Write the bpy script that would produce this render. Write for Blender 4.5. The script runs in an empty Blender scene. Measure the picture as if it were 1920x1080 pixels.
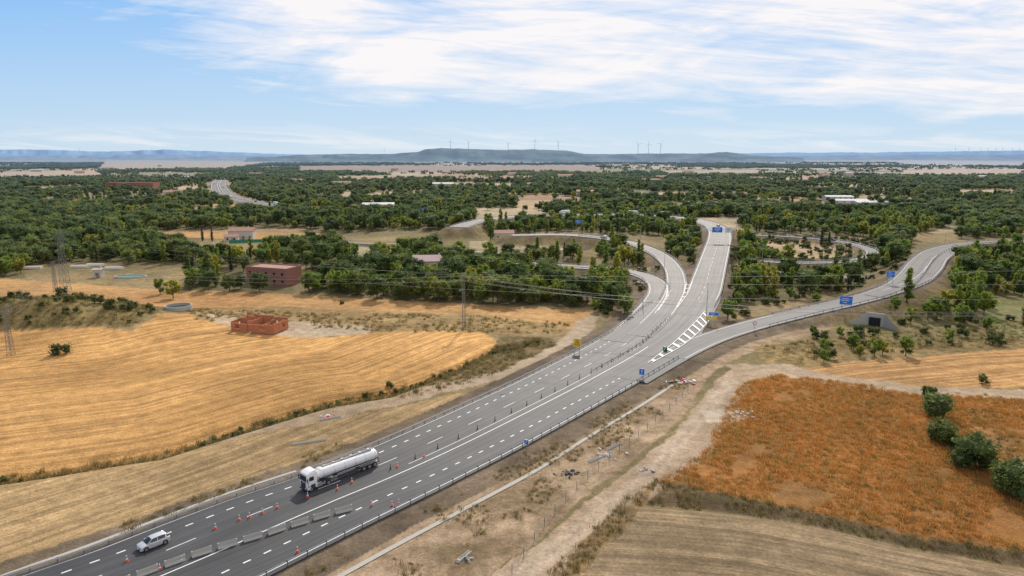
import bpy, math, random, time
import numpy as np
from mathutils import Vector, Matrix
T0=time.time()
random.seed(7); rng=np.random.default_rng(7)
scene=bpy.context.scene
H=52.0; F=1300.0; V0=292.0
PITCH=math.atan((540-V0)/F); CP,SP=math.cos(PITCH),math.sin(PITCH)
def G(u,v,z=0.0):
    a=(u-960)/F; b=(540-v)/F
    dz=-SP+b*CP; dy=CP+b*SP
    zz=z(0,0) if callable(z) else z
    for _ in range(25 if callable(z) else 1):
        t=(zz-H)/dz; x=a*t; y=dy*t
        if callable(z): zz=0.5*zz+0.5*z(x,y)
    return (x,y,zz)
def GP(pts,z=0.0): return np.array([G(u,v,z) for u,v in pts])
def sst(a,b,x):
    t=np.clip((x-a)/(b-a),0,1); return t*t*(3-2*t)
def hsh(i,j,s):
    n=np.sin(i*127.1+j*311.7+s*74.7)*43758.5453
    return n-np.floor(n)
def vn(x,y,sc,s=0):
    X=x/sc;Y=y/sc;i=np.floor(X);j=np.floor(Y);fx=X-i;fy=Y-j
    fx=fx*fx*(3-2*fx);fy=fy*fy*(3-2*fy)
    return (hsh(i,j,s)*(1-fx)+hsh(i+1,j,s)*fx)*(1-fy)+(hsh(i,j+1,s)*(1-fx)+hsh(i+1,j+1,s)*fx)*fy
def fbm(x,y,sc,s=0,o=4):
    a=0;w=1;t=0
    for k in range(o):
        a=a+w*vn(x,y,sc/2**k,s+k*3.1);t+=w;w*=.55
    return a/t
def inpoly(x,y,P):
    c=np.zeros(x.shape,bool);n=len(P);j=n-1
    for i in range(n):
        xi,yi=P[i][0],P[i][1];xj,yj=P[j][0],P[j][1]
        if yi!=yj:
            m=((yi>y)!=(yj>y))&(x<(xj-xi)*(y-yi)/(yj-yi)+xi)
            c^=m
        j=i
    return c
def dpoly(x,y,P):
    d=np.full(x.shape,1e9)
    for i in range(len(P)-1):
        ax,ay=P[i][0],P[i][1];bx,by=P[i+1][0]-ax,P[i+1][1]-ay
        t=np.clip(((x-ax)*bx+(y-ay)*by)/(bx*bx+by*by+1e-9),0,1)
        d=np.minimum(d,np.hypot(x-ax-t*bx,y-ay-t*by))
    return d
def catmull(P,step,n=16):
    P=np.asarray(P,float)
    Q=np.vstack([2*P[0]-P[1],P,2*P[-1]-P[-2]]);out=[]
    for i in range(1,len(Q)-2):
        for k in range(n):
            t=k/n
            out.append(.5*((2*Q[i])+(-Q[i-1]+Q[i+1])*t+(2*Q[i-1]-5*Q[i]+4*Q[i+1]-Q[i+2])*t*t+(-Q[i-1]+3*Q[i]-3*Q[i+1]+Q[i+2])*t**3))
    out.append(Q[-2]);out=np.array(out)
    s=np.concatenate([[0],np.cumsum(np.hypot(np.diff(out[:,0]),np.diff(out[:,1])))])
    m=max(2,int(s[-1]/step)+1);q=np.linspace(0,s[-1],m)
    return np.stack([np.interp(q,s,out[:,k]) for k in range(out.shape[1])],1)
def normals(C):
    d=np.gradient(C[:,:2],axis=0);d/=np.linalg.norm(d,axis=1)[:,None]+1e-9
    return np.stack([d[:,1],-d[:,0]],1),d
# ---------------- materials
def newmat(name):
    m=bpy.data.materials.new(name);m.use_nodes=True;nt=m.node_tree
    return m,nt,nt.nodes['Principled BSDF'],nt.nodes['Material Output']
def N(nt,t,**kw):
    n=nt.nodes.new(t)
    for k,v in kw.items(): setattr(n,k,v)
    return n
def mathn(nt,op,a,b=None,clamp=False):
    n=N(nt,'ShaderNodeMath',operation=op);n.use_clamp=clamp
    for i,q in enumerate((a,b)):
        if q is None: continue
        if isinstance(q,(int,float)): n.inputs[i].default_value=q
        else: nt.links.new(q,n.inputs[i])
    return n.outputs[0]
def mixc(nt,f,a,b,mode='MIX'):
    n=N(nt,'ShaderNodeMix',data_type='RGBA',blend_type=mode)
    for i,q in ((0,f),(6,a),(7,b)):
        if isinstance(q,(int,float)): n.inputs[i].default_value=q
        elif isinstance(q,tuple): n.inputs[i].default_value=(*q[:3],1)
        else: nt.links.new(q,n.inputs[i])
    return n.outputs[2]
def noise(nt,vec,scale,detail=4,rough=.55,dist=0):
    n=N(nt,'ShaderNodeTexNoise');n.inputs['Scale'].default_value=scale;n.inputs['Detail'].default_value=detail
    n.inputs['Roughness'].default_value=rough;n.inputs['Distortion'].default_value=dist
    if vec is not None: nt.links.new(vec,n.inputs['Vector'])
    return n.outputs['Fac']
def mapr(nt,v,a,b,c,d):
    n=N(nt,'ShaderNodeMapRange');nt.links.new(v,n.inputs[0])
    for i,q in enumerate((a,b,c,d)): n.inputs[i+1].default_value=q
    return n.outputs[0]
# ---------------- world, sun, camera
AZ=math.radians(9);EL=math.radians(38)
w=bpy.data.worlds.new('World');scene.world=w;w.use_nodes=True;nt=w.node_tree;bg=nt.nodes['Background']
sky=N(nt,'ShaderNodeTexSky',sky_type='NISHITA');sky.sun_disc=False;sky.sun_elevation=EL;sky.sun_rotation=AZ;sky.air_density=1.0;sky.dust_density=.4;sky.ozone_density=2.0
tc=N(nt,'ShaderNodeTexCoord');sp=N(nt,'ShaderNodeSeparateXYZ');nt.links.new(tc.outputs['Generated'],sp.inputs[0])
yy=mathn(nt,'MAXIMUM',mathn(nt,'ABSOLUTE',sp.outputs[1]),.15);az=mathn(nt,'DIVIDE',sp.outputs[0],yy);el=mathn(nt,'DIVIDE',sp.outputs[2],yy)
def cvec(sx,sy,sk):
    c=N(nt,'ShaderNodeCombineXYZ');nt.links.new(mathn(nt,'MULTIPLY',az,sx),c.inputs[0]);nt.links.new(mathn(nt,'ADD',mathn(nt,'MULTIPLY',el,sy),mathn(nt,'MULTIPLY',az,sk)),c.inputs[1]);return c.outputs[0]
big=noise(nt,cvec(1.5,8,-.7),1.7,10,.6,.8);fine=noise(nt,cvec(2.0,20,1.2),2.2,9,.6,1.0);thin=noise(nt,cvec(3,30,3.0),2.0,8,.62,.8)
reg=mathn(nt,'MULTIPLY',mapr(nt,mathn(nt,'ADD',el,mathn(nt,'MULTIPLY',az,.02)),.03,.11,0,1),mapr(nt,mathn(nt,'ADD',az,mathn(nt,'MULTIPLY',el,.7)),-.52,-.15,0,1))
cf=mathn(nt,'ADD',mathn(nt,'MULTIPLY',big,.5),mathn(nt,'ADD',mathn(nt,'MULTIPLY',fine,.35),mathn(nt,'MULTIPLY',thin,.15)))
cm=mapr(nt,mathn(nt,'ADD',cf,mathn(nt,'MULTIPLY',reg,.29)),.62,.82,0,1)
cm=mathn(nt,'MULTIPLY',mathn(nt,'POWER',cm,1.1),mapr(nt,el,.01,.06,0,1))
lowb=mathn(nt,'MULTIPLY',mathn(nt,'MULTIPLY',mapr(nt,el,.004,.014,0,1),mapr(nt,el,.02,.05,1,0)),mapr(nt,fine,.46,.60,0,.45))
cm=mathn(nt,'MAXIMUM',cm,lowb)
lowc=mixc(nt,mapr(nt,el,0,.24,0,1),(5.9,7.5,8.9),(2.5,5.3,9.5))
skc=mixc(nt,mapr(nt,el,.2,.9,.92,.0),sky.outputs[0],lowc)
out=mixc(nt,mathn(nt,'MULTIPLY',cm,.95),skc,(9.9,9.5,9.5))
nt.links.new(out,bg.inputs[0]);bg.inputs[1].default_value=.1
sl=bpy.data.lights.new('sun','SUN');sl.energy=3.5;sl.angle=math.radians(.5);sl.color=(1,.93,.83)
so=bpy.data.objects.new('sun',sl);sv=Vector((math.sin(AZ)*math.cos(EL),math.cos(AZ)*math.cos(EL),math.sin(EL)));so.rotation_euler=(-sv).to_track_quat('-Z','Y').to_euler();so.location=sv*300;scene.collection.objects.link(so)
cd=bpy.data.cameras.new('camera');cd.sensor_width=36;cd.lens=F/1920*36;cd.clip_end=60000;cd.clip_start=1
co=bpy.data.objects.new('camera',cd);co.location=(0,0,H);co.rotation_euler=(math.pi/2-PITCH,0,0);scene.collection.objects.link(co);scene.camera=co
scene.view_settings.view_transform='Standard';scene.view_settings.look='None';scene.view_settings.exposure=0
HAZE=(.26,.37,.50)
def hazefac(nt,d0,d1,mx):
    g=N(nt,'ShaderNodeNewGeometry');l=N(nt,'ShaderNodeVectorMath',operation='LENGTH')
    nt.links.new(g.outputs['Position'],l.inputs[0])
    return mapr(nt,l.outputs['Value'],d0,d1,0,mx)
def simple(name,col,rough=.6,metal=0,var=.12,scale=3,spec=.4):
    m,nt,b,o=newmat(name)
    tc=N(nt,'ShaderNodeTexCoord')
    f=noise(nt,tc.outputs['Object'],scale,5)
    c=mixc(nt,f,tuple(x*(1-var*1.6) for x in col),tuple(min(1,x*(1+var*1.6)) for x in col))
    nt.links.new(c,b.inputs['Base Color'])
    b.inputs['Roughness'].default_value=rough;b.inputs['Metallic'].default_value=metal
    b.inputs['Specular IOR Level'].default_value=spec
    return m
def leafmat(name,ca,cb,cc,trans=.3):
    m,nt,b,o=newmat(name)
    oi=N(nt,'ShaderNodeObjectInfo');at=N(nt,'ShaderNodeAttribute',attribute_name='tone')
    tc=N(nt,'ShaderNodeTexCoord')
    c=mixc(nt,oi.outputs['Random'],ca,cb)
    rr=mathn(nt,'FRACT',mathn(nt,'MULTIPLY',oi.outputs['Random'],7.31))
    c=mixc(nt,mapr(nt,rr,.6,1,0,.9),c,cc)
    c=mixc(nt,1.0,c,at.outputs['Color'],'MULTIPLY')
    f=noise(nt,tc.outputs['Object'],1.3,3)
    k=N(nt,'ShaderNodeCombineColor');v=mapr(nt,f,.3,.7,.65,1.35)
    for i in range(3): nt.links.new(v,k.inputs[i])
    c=mixc(nt,1.0,c,k.outputs[0],'MULTIPLY')
    c=mixc(nt,hazefac(nt,300,4600,.78),c,HAZE)  # haze tint mixed into the leaf colour by distance from the origin
    nt.links.new(c,b.inputs['Base Color']);b.inputs['Roughness'].default_value=.6;b.inputs['Specular IOR Level'].default_value=.25
    tr=N(nt,'ShaderNodeBsdfTranslucent');nt.links.new(c,tr.inputs[0])
    mx=N(nt,'ShaderNodeMixShader');mx.inputs[0].default_value=trans
    nt.links.new(b.outputs[0],mx.inputs[1]);nt.links.new(tr.outputs[0],mx.inputs[2]);nt.links.new(mx.outputs[0],o.inputs[0])
    return m
M_bark=simple('bark',(.12,.09,.06),.9)
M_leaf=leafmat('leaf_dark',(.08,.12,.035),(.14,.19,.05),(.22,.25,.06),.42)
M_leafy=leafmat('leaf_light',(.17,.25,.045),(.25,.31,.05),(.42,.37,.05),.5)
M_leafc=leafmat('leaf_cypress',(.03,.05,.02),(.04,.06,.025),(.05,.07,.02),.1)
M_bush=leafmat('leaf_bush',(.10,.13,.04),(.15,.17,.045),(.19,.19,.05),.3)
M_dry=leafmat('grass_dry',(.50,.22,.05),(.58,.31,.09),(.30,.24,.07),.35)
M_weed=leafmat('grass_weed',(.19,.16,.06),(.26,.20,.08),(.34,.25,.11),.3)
M_steel=simple('galvanised_steel',(.42,.43,.44),.45,.6)
M_dsteel=simple('weathered_steel',(.20,.20,.20),.6,.3)
M_conc=simple('concrete',(.42,.40,.36),.85)
M_white=simple('white_paint',(.80,.80,.80),.35,var=.03)
M_mark=simple('road_paint',(.75,.75,.73),.6,var=.14,scale=1.5)
M_yel=simple('yellow_sheet',(.80,.55,.02),.5,var=.04)
M_blue=simple('blue_sheet',(.015,.19,.72),.45,var=.05)
M_orange=simple('orange_plastic',(.72,.08,.02),.5,var=.05)
M_red=simple('red_paint',(.55,.03,.02),.5)
M_green=simple('green_plastic',(.01,.10,.06),.5)
M_black=simple('black_rubber',(.025,.025,.026),.8)
M_chas=simple('dark_chassis',(.05,.05,.055),.6)
M_glass=simple('dark_glass',(.02,.03,.035),.08,var=.02,spec=.8)
M_car=simple('silver_paint',(.62,.63,.65),.28,.35,var=.02)
M_tank=simple('tank_shell',(.80,.81,.82),.3,.05,var=.05,scale=.6)
M_alu=simple('aluminium',(.6,.6,.62),.35,.8)
M_brick=simple('ruin_brick',(.46,.18,.09),.9,var=.25,scale=2)
M_brickp=simple('brick_wall',(.32,.15,.12),.9,var=.2)
M_roof=simple('roof_tile',(.38,.22,.17),.85,var=.2)
M_pink=simple('pink_tile',(.45,.32,.32),.8)
M_plast=simple('plaster',(.55,.50,.43),.85,var=.12)
M_shed=simple('shed_roof',(.55,.55,.55),.6)
M_water=simple('still_water',(.05,.075,.06),.55,spec=.2)
M_pond=simple('pond_water',(.10,.24,.20),.6,spec=.2)
M_wood=simple('old_timber',(.25,.2,.15),.9)
M_void=simple('dark_opening',(.02,.02,.02),.9)
M_turb=simple('turbine_paint',(.62,.66,.70),.5,var=.02)
M_net=simple('green_netting',(.03,.22,.14),.8)
# ---------------- mesh builder
class MB:
    def __init__(s): s.v=[];s.f=[];s.mi=[];s.mats=[]
    def m(s,mat):
        if mat not in s.mats: s.mats.append(mat)
        return s.mats.index(mat)
    def add(s,vs,fs,mat):
        o=len(s.v);k=s.m(mat)
        s.v+= [tuple(p) for p in vs]
        for f in fs: s.f.append(tuple(i+o for i in f));s.mi.append(k)
    def box(s,c,d,mat,rz=0,tx=1,ty=1,rx=0):
        vs=[]
        for z in(-.5,.5):
            for x,y in((-.5,-.5),(.5,-.5),(.5,.5),(-.5,.5)):
                k=(tx,ty) if z>0 else (1,1)
                p=Vector((x*d[0]*k[0],y*d[1]*k[1],z*d[2]))
                if rx: p=Matrix.Rotation(rx,3,'X')@p
                if rz: p=Matrix.Rotation(rz,3,'Z')@p
                vs.append(p+Vector(c))
        s.add(vs,[(3,2,1,0),(4,5,6,7),(0,1,5,4),(1,2,6,5),(2,3,7,6),(3,0,4,7)],mat)
    def cyl(s,a,b,r0,mat,r1=None,n=8):
        a=Vector(a);b=Vector(b);r1=r0 if r1 is None else r1
        d=(b-a)
        if d.length<1e-6:return
        d.normalize();u=d.orthogonal().normalized();w=d.cross(u);vs=[]
        for c,r in((a,r0),(b,r1)):
            for i in range(n):
                t=2*math.pi*i/n;vs.append(c+u*r*math.cos(t)+w*r*math.sin(t))
        fs=[(i,(i+1)%n,n+(i+1)%n,n+i) for i in range(n)]+[tuple(range(n-1,-1,-1)),tuple(range(n,2*n))]
        s.add(vs,fs,mat)
    def loft(s,rings,mat,cap=True):
        n=len(rings[0]);vs=[p for r in rings for p in r];fs=[]
        for k in range(len(rings)-1):
            for i in range(n): fs.append((k*n+i,k*n+(i+1)%n,(k+1)*n+(i+1)%n,(k+1)*n+i))
        if cap: fs+=[tuple(range(n-1,-1,-1)),tuple(range((len(rings)-1)*n,len(rings)*n))]
        s.add(vs,fs,mat)
    def build(s,name,loc=(0,0,0),rz=0,smooth=False,scale=1):
        me=bpy.data.meshes.new(name);me.from_pydata(s.v,[],s.f)
        for m in s.mats: me.materials.append(m)
        me.polygons.foreach_set('material_index',s.mi)
        if smooth: me.polygons.foreach_set('use_smooth',[True]*len(s.f))
        me.update();ob=bpy.data.objects.new(name,me);ob.location=loc;ob.rotation_euler=(0,0,rz);ob.scale=(scale,)*3
        scene.collection.objects.link(ob)
        if smooth:
            try: me.set_sharp_from_angle(angle=math.radians(40))
            except Exception: pass
        return ob
# ---------------- roads
def zL(x,y): return .5+5.5*float(sst(230,470,y))
def zR(x,y): return .5+6.0*float(sst(62,150,x))
def z1(x,y): return 1.0
def z2(x,y): return 2.5
ST=[(1075,42,515),(1035,160,592),(985,290,690),(937,420,787),(890,560,880),(832,706,992),(760,868,1122),(708,980,1213),(652,1090,1302),(620,1147,1318),(600,1175,1332),(582,1197,1341),(566,1222,1349),(548,1262,1354)]
ML=[G(u,v,zL) for v,u,_ in ST]; MR=[G(u,v,zL) for v,_,u in ST]
P6=np.hstack([np.array(ML),np.array(MR)])
P6=np.vstack([P6[0]+(P6[0]-P6[1])*6,P6[0]+(P6[0]-P6[1])*3,P6])
def cat6(P,step):
    Q=catmull(P,1.0,24)
    c=(Q[:,:2]+Q[:,3:5])/2;s=np.concatenate([[0],np.cumsum(np.hypot(*np.diff(c,axis=0).T))])
    m=int(s[-1]/step)+1;q=np.linspace(0,s[-1],m)
    return np.stack([np.interp(q,s,Q[:,k]) for k in range(6)],1),q
M6,Ms=cat6(P6,2.0)
def mpt(s,q):
    a=np.array([np.interp(q,Ms,M6[:,k]) for k in range(6)])
    return a[:3]*(1-s)+a[3:]*s
ROADS=[]
def road(name,px,w,zf,zo=0.0,ext=0):
    C=GP(px,zf)
    if ext: C=np.vstack([C,C[-1]+(C[-1]-C[-2])/np.linalg.norm(C[-1]-C[-2])*ext])
    C=catmull(C,3.0)
    r=dict(name=name,C=C,w=w,zo=zo,zf=zf);ROADS.append(r);return r
rM2=road('overpass_road',[(1290,590),(1308,565),(1320,545),(1328,520),(1334,500),(1343,470),(1349,447),(1347,432),(1332,421),(1305,413),(1270,408),(1220,404),(1150,402),(1060,403),(980,406),(920,411),(885,418),(860,426)],13.5,zL,.03)
rA=road('ramp_road',[(1150,640),(1178,617),(1205,590),(1226,565),(1235,547),(1231,531),(1210,518),(1175,509),(1120,503),(1060,499),(990,494),(930,488),(880,480)],8.5,zL,.06)
rB=road('ramp_road',[(1195,630),(1226,603),(1252,573),(1265,548),(1268,528),(1262,505),(1243,483),(1210,465),(1170,453),(1110,444),(1050,440),(960,441)],8.5,zL,.09)
rR=road('ramp_road',[(1180,712),(1245,676),(1300,648),(1350,628),(1420,607),(1500,587),(1590,566),(1645,551),(1685,534),(1708,513),(1726,490),(1752,471),(1800,459),(1860,454),(1920,452),(2000,452)],9,zR,.03,60)
rR2=road('ramp_road',[(1640,556),(1690,540),(1728,524),(1750,504),(1764,484),(1790,472),(1840,466)],7,zR,.06)
rL1=road('ramp_road',[(1375,440),(1440,441),(1520,446),(1580,454),(1625,466),(1636,477),(1610,487),(1560,491),(1490,492),(1430,489)],7,z2,0)
rL2=road('side_road',[(1372,497),(1440,508),(1520,516),(1600,520),(1690,519)],7,z1,0)
rX1=road('side_road',[(620,452),(700,457),(790,458),(870,470),(960,474),(1030,470),(1085,463)],5,z1,0)
rFH=road('distant_highway',[(425,330),(412,340),(411,352),(424,366),(465,378),(530,388),(600,394),(660,399)],24,z2,0)
SX=[];SY=[];SZ=[];SH=[]
cM=(M6[:,:3]+M6[:,3:])/2;nM,dM=normals(cM)
wM=M6[:,3:5]-M6[:,:2];hwM=np.abs((wM*nM).sum(1))/2
SX+=list(cM[:,0]);SY+=list(cM[:,1]);SZ+=list(cM[:,2]);SH+=list(hwM)
for r in ROADS:
    C=r['C'];SX+=list(C[:,0]);SY+=list(C[:,1]);SZ+=list(C[:,2]);SH+=[r['w']/2]*len(C)
SX,SY,SZ,SH=[np.array(a,np.float32) for a in (SX,SY,SZ,SH)]
def roadfield(x,y):
    n=len(x);hi=np.full(n,-99.,np.float32);he=np.full(n,-99.,np.float32);dm=np.full(n,999.,np.float32)
    idx=np.where(np.hypot(x,y)<2300)[0]
    for k in range(0,len(idx),6000):
        I=idx[k:k+6000]
        D=np.sqrt((x[I,None].astype(np.float32)-SX)**2+(y[I,None].astype(np.float32)-SY)**2)-SH
        dm[I]=D.min(1)
        he[I]=(SZ-np.maximum(0,D-1.6)*.5).max(1)
        z=np.where(D<1.0,SZ,999).min(1);hi[I]=np.where(z<900,z,-99)
    return dm,hi,he
MOUND=G(100,612)
PD=GP([(0,893),(300,846),(470,796),(620,752),(730,737),(850,690),(930,652),(1000,640)])
PK=GP([(1200,942),(1320,946),(1480,970),(1700,1018),(1920,1055),(2300,1130)])
def base(x,y):
    h=(fbm(x,y,60,1)-.5)*1.2+(fbm(x,y,9,5)-.5)*.4
    e=((x-MOUND[0])/46)**2+((y-MOUND[1])/22)**2
    h=h+8.0*np.exp(-e*1.3)*(.8+.4*fbm(x,y,12,9))
    d=dpoly(x,y,PD);h=h-1.3*np.exp(-(d/2.4)**2)
    d=dpoly(x,y,PK);h=h-.8*np.exp(-(d/1.8)**2)
    return h
def height(x,y,full=False):
    x=np.asarray(x,float);y=np.asarray(y,float)
    b=base(x,y);dm,hi,he=roadfield(x,y)
    b=b*sst(1,22,dm)
    h=np.where(hi>-50,hi-.22,np.maximum(b,he-.22))
    return (h,dm) if full else h
def hz(x,y): return float(height(np.array([x]),np.array([y]))[0])
def P(u,v,it=4):
    z=0
    for _ in range(it):
        p=G(u,v,z);z=hz(p[0],p[1])
    return Vector((p[0],p[1],z))
def asphalt():
    m,nt,b,o=newmat('asphalt')
    g=N(nt,'ShaderNodeNewGeometry');pos=g.outputs['Position']
    sep=N(nt,'ShaderNodeSeparateXYZ');nt.links.new(pos,sep.inputs[0])
    uv=N(nt,'ShaderNodeUVMap');mp=N(nt,'ShaderNodeMapping');nt.links.new(uv.outputs[0],mp.inputs[0]);mp.inputs['Scale'].default_value=(1.1,.008,1)
    tr=noise(nt,mp.outputs[0],1.0,4)
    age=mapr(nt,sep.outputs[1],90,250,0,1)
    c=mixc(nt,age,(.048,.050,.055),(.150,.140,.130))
    f=noise(nt,pos,.12,6);f2=noise(nt,pos,4,4)
    k=N(nt,'ShaderNodeCombineColor')
    v=mathn(nt,'MULTIPLY',mapr(nt,tr,.3,.7,.62,1.38),mathn(nt,'MULTIPLY',mapr(nt,f,.3,.7,.8,1.2),mapr(nt,f2,.3,.7,.88,1.12)))
    for i in range(3): nt.links.new(v,k.inputs[i])
    c=mixc(nt,1.0,c,k.outputs[0],'MULTIPLY')
    nt.links.new(c,b.inputs['Base Color']);b.inputs['Roughness'].default_value=.68;b.inputs['Specular IOR Level'].default_value=.42
    bp=N(nt,'ShaderNodeBump');bp.inputs['Strength'].default_value=.25;nt.links.new(noise(nt,pos,12,3),bp.inputs['Height']);nt.links.new(bp.outputs[0],b.inputs['Normal'])
    return m
M_asph=asphalt()
def stripmesh(name,L,R,ns,mat,skirt=.5):
    n=len(L);V=[];Fc=[];UV=[]
    c=(L+R)/2;s=np.concatenate([[0],np.cumsum(np.hypot(*np.diff(c[:,:2],axis=0).T))])
    cols=ns+3
    for i in range(n):
        w=np.linalg.norm(R[i]-L[i])
        V.append(tuple(L[i]-np.array([0,0,skirt])));UV.append((0,s[i]))
        for k in range(ns+1):
            V.append(tuple(L[i]*(1-k/ns)+R[i]*k/ns));UV.append((w*k/ns,s[i]))
        V.append(tuple(R[i]-np.array([0,0,skirt])));UV.append((w,s[i]))
    for i in range(n-1):
        for k in range(cols-1):
            a=i*cols+k;Fc.append((a,a+1,a+1+cols,a+cols))
    me=bpy.data.meshes.new(name);me.from_pydata(V,[],Fc);me.materials.append(mat)
    uvl=me.uv_layers.new(name='UVMap');li=np.zeros(len(me.loops),int);me.loops.foreach_get('vertex_index',li)
    uvl.data.foreach_set('uv',np.array(UV)[li].ravel())
    ob=bpy.data.objects.new(name,me);scene.collection.objects.link(ob);return ob
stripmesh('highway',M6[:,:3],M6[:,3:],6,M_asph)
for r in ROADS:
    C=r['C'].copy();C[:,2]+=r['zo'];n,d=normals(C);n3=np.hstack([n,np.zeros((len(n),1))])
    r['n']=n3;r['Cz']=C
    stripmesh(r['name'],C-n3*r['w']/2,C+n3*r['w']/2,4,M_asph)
mk=MB()
def ribbon(pts,w,mat=M_mark,dz=.02,b=mk):
    pts=np.asarray(pts,float)
    if len(pts)<2:return
    n,_=normals(pts);vs=[];fs=[]
    for i,p in enumerate(pts):
        vs.append((p[0]-n[i,0]*w/2,p[1]-n[i,1]*w/2,p[2]+dz));vs.append((p[0]+n[i,0]*w/2,p[1]+n[i,1]*w/2,p[2]+dz))
    for i in range(len(pts)-1): fs.append((2*i,2*i+1,2*i+3,2*i+2))
    b.add(vs,fs,mat)
def mline(s,q0,q1,w,on=None,off=0,dz=.02):
    q=q0
    while q<q1:
        e=min(q1,q+(on if on else 1e9));k=max(2,int((e-q)/2)+1)
        ribbon([mpt(s,t) for t in np.linspace(q,e,k)],w,dz=dz)
        if not on:break
        q=e+off
def qat(v):
    y=G(960,v,.5)[1];c=(M6[:,1]+M6[:,4])/2
    return float(np.interp(y,c,Ms))
qe=qat(600)
mline(.035,0,qe,.15)
mline(.155,0,qat(622),.25,1.1,1.9)
mline(.335,0,qat(640),.15,4.0,7.5)
mline(.50,qat(870),qat(650),.13)
mline(.575,0,qat(650),.2)
mline(.79,0,qat(690),.25,1.1,1.9)
mline(.965,0,qat(670),.15)
def rline(r,off,w=.16,a=0.,b=1.,on=None,gap=0,dz=.02):
    C=r['Cz']+r['n']*off;n=len(C);i0=int(a*(n-1));i1=int(b*(n-1));C=C[i0:i1+1]
    if not on: ribbon(C,w,dz=dz);return
    s=np.concatenate([[0],np.cumsum(np.hypot(*np.diff(C[:,:2],axis=0).T))]);q=0
    while q<s[-1]-on:
        ribbon([[np.interp(t,s,C[:,k]) for k in range(3)] for t in (q,q+on/2,q+on)],w,dz=dz);q+=on+gap
for r in (rA,rB,rR,rR2,rL1,rL2):
    rline(r,-(r['w']/2-.9),.16,.06,1);rline(r,r['w']/2-.9,.16,.06,1)
rline(rM2,-5.9,.18,.05);rline(rM2,5.9,.18,.05);rline(rM2,-.3,.15,.05,1,4,6)
for o in(-11,-1.5,1.5,11): rline(rFH,o,.4)
for o in(-6,6): rline(rFH,o,.3,0,1,6,8)
def hatch(a,b,n,w,zf,dz):
    A=catmull(GP(a,zf),1);B=catmull(GP(b,zf),1)
    for k in range(n):
        t=(k+.5)/n;i=int(t*(len(A)-1));j=int(min(1,t*.94+.0)*(len(B)-1))
        p=A[i];q=B[j];d=A[min(i+1,len(A)-1)]-A[max(i-1,0)];d/=np.linalg.norm(d)+1e-9
        mk.add([p-d*w/2+[0,0,dz],p+d*w/2+[0,0,dz],q+d*w/2+[0,0,dz],q-d*w/2+[0,0,dz]],[(0,3,2,1)],M_mark)
    ribbon(A,.2,dz=dz+.01);ribbon(B,.2,dz=dz+.01)
hatch([(1215,681),(1262,644),(1300,608),(1322,584)],[(1222,681),(1280,648),(1315,618),(1336,592)],11,1.5,zL,.16)
hatch([(1232,583),(1247,560),(1252,542)],[(1234,583),(1250,560),(1258,545)],6,1.0,zL,.16)
hatch([(1268,577),(1282,550),(1287,530)],[(1270,577),(1288,553),(1298,530)],6,1.0,zL,.16)
mk.build('road_markings')
# ---------------- terrain
ang=np.radians(np.concatenate([np.arange(-45,45.01,.22),np.arange(49,312,4.)]))
def geo(a,b,k):
    n=max(1,int(math.log(b/a)/math.log(k)));return a*(b/a)**(np.arange(n)/n)
rad=np.concatenate([geo(8,62,1.04),geo(62,1500,1.0062),geo(1500,7000,1.012),geo(7000,32000,1.03),[32000]])
na,nr=len(ang),len(rad)
A_,R_=np.meshgrid(ang,rad);X=(R_*np.sin(A_)).ravel();Y=(R_*np.cos(A_)).ravel()
Hh,DM=height(X,Y,True)
def patch(x,y,cx,cy,seed):
    xr=x*.94+y*.34;yr=-x*.34+y*.94
    X_=xr/cx;Y_=yr/cy;i0=np.floor(X_);j0=np.floor(Y_)
    d1=np.full(x.shape,1e9);d2=d1.copy();cl=np.zeros(x.shape)
    for di in(-1,0,1):
        for dj in(-1,0,1):
            i=i0+di;j=j0+dj
            sx=i+.15+.7*hsh(i,j,seed);sy=j+.15+.7*hsh(i,j,seed+5)
            d=np.abs(X_-sx)+np.abs(Y_-sy)*1.0
            h=hsh(i,j,seed+9);m=d<d1
            d2=np.where(m,d1,np.minimum(d2,d));cl=np.where(m,h,cl);d1=np.where(m,d,d1)
    return cl,(d2-d1)
def pclass(x,y):
    a,ea=patch(x,y,130,170,1);b,eb=patch(x,y,320,480,2)
    far=y>1500
    return np.where(far,b,a),np.where(far,eb*2.5,ea)
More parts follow.
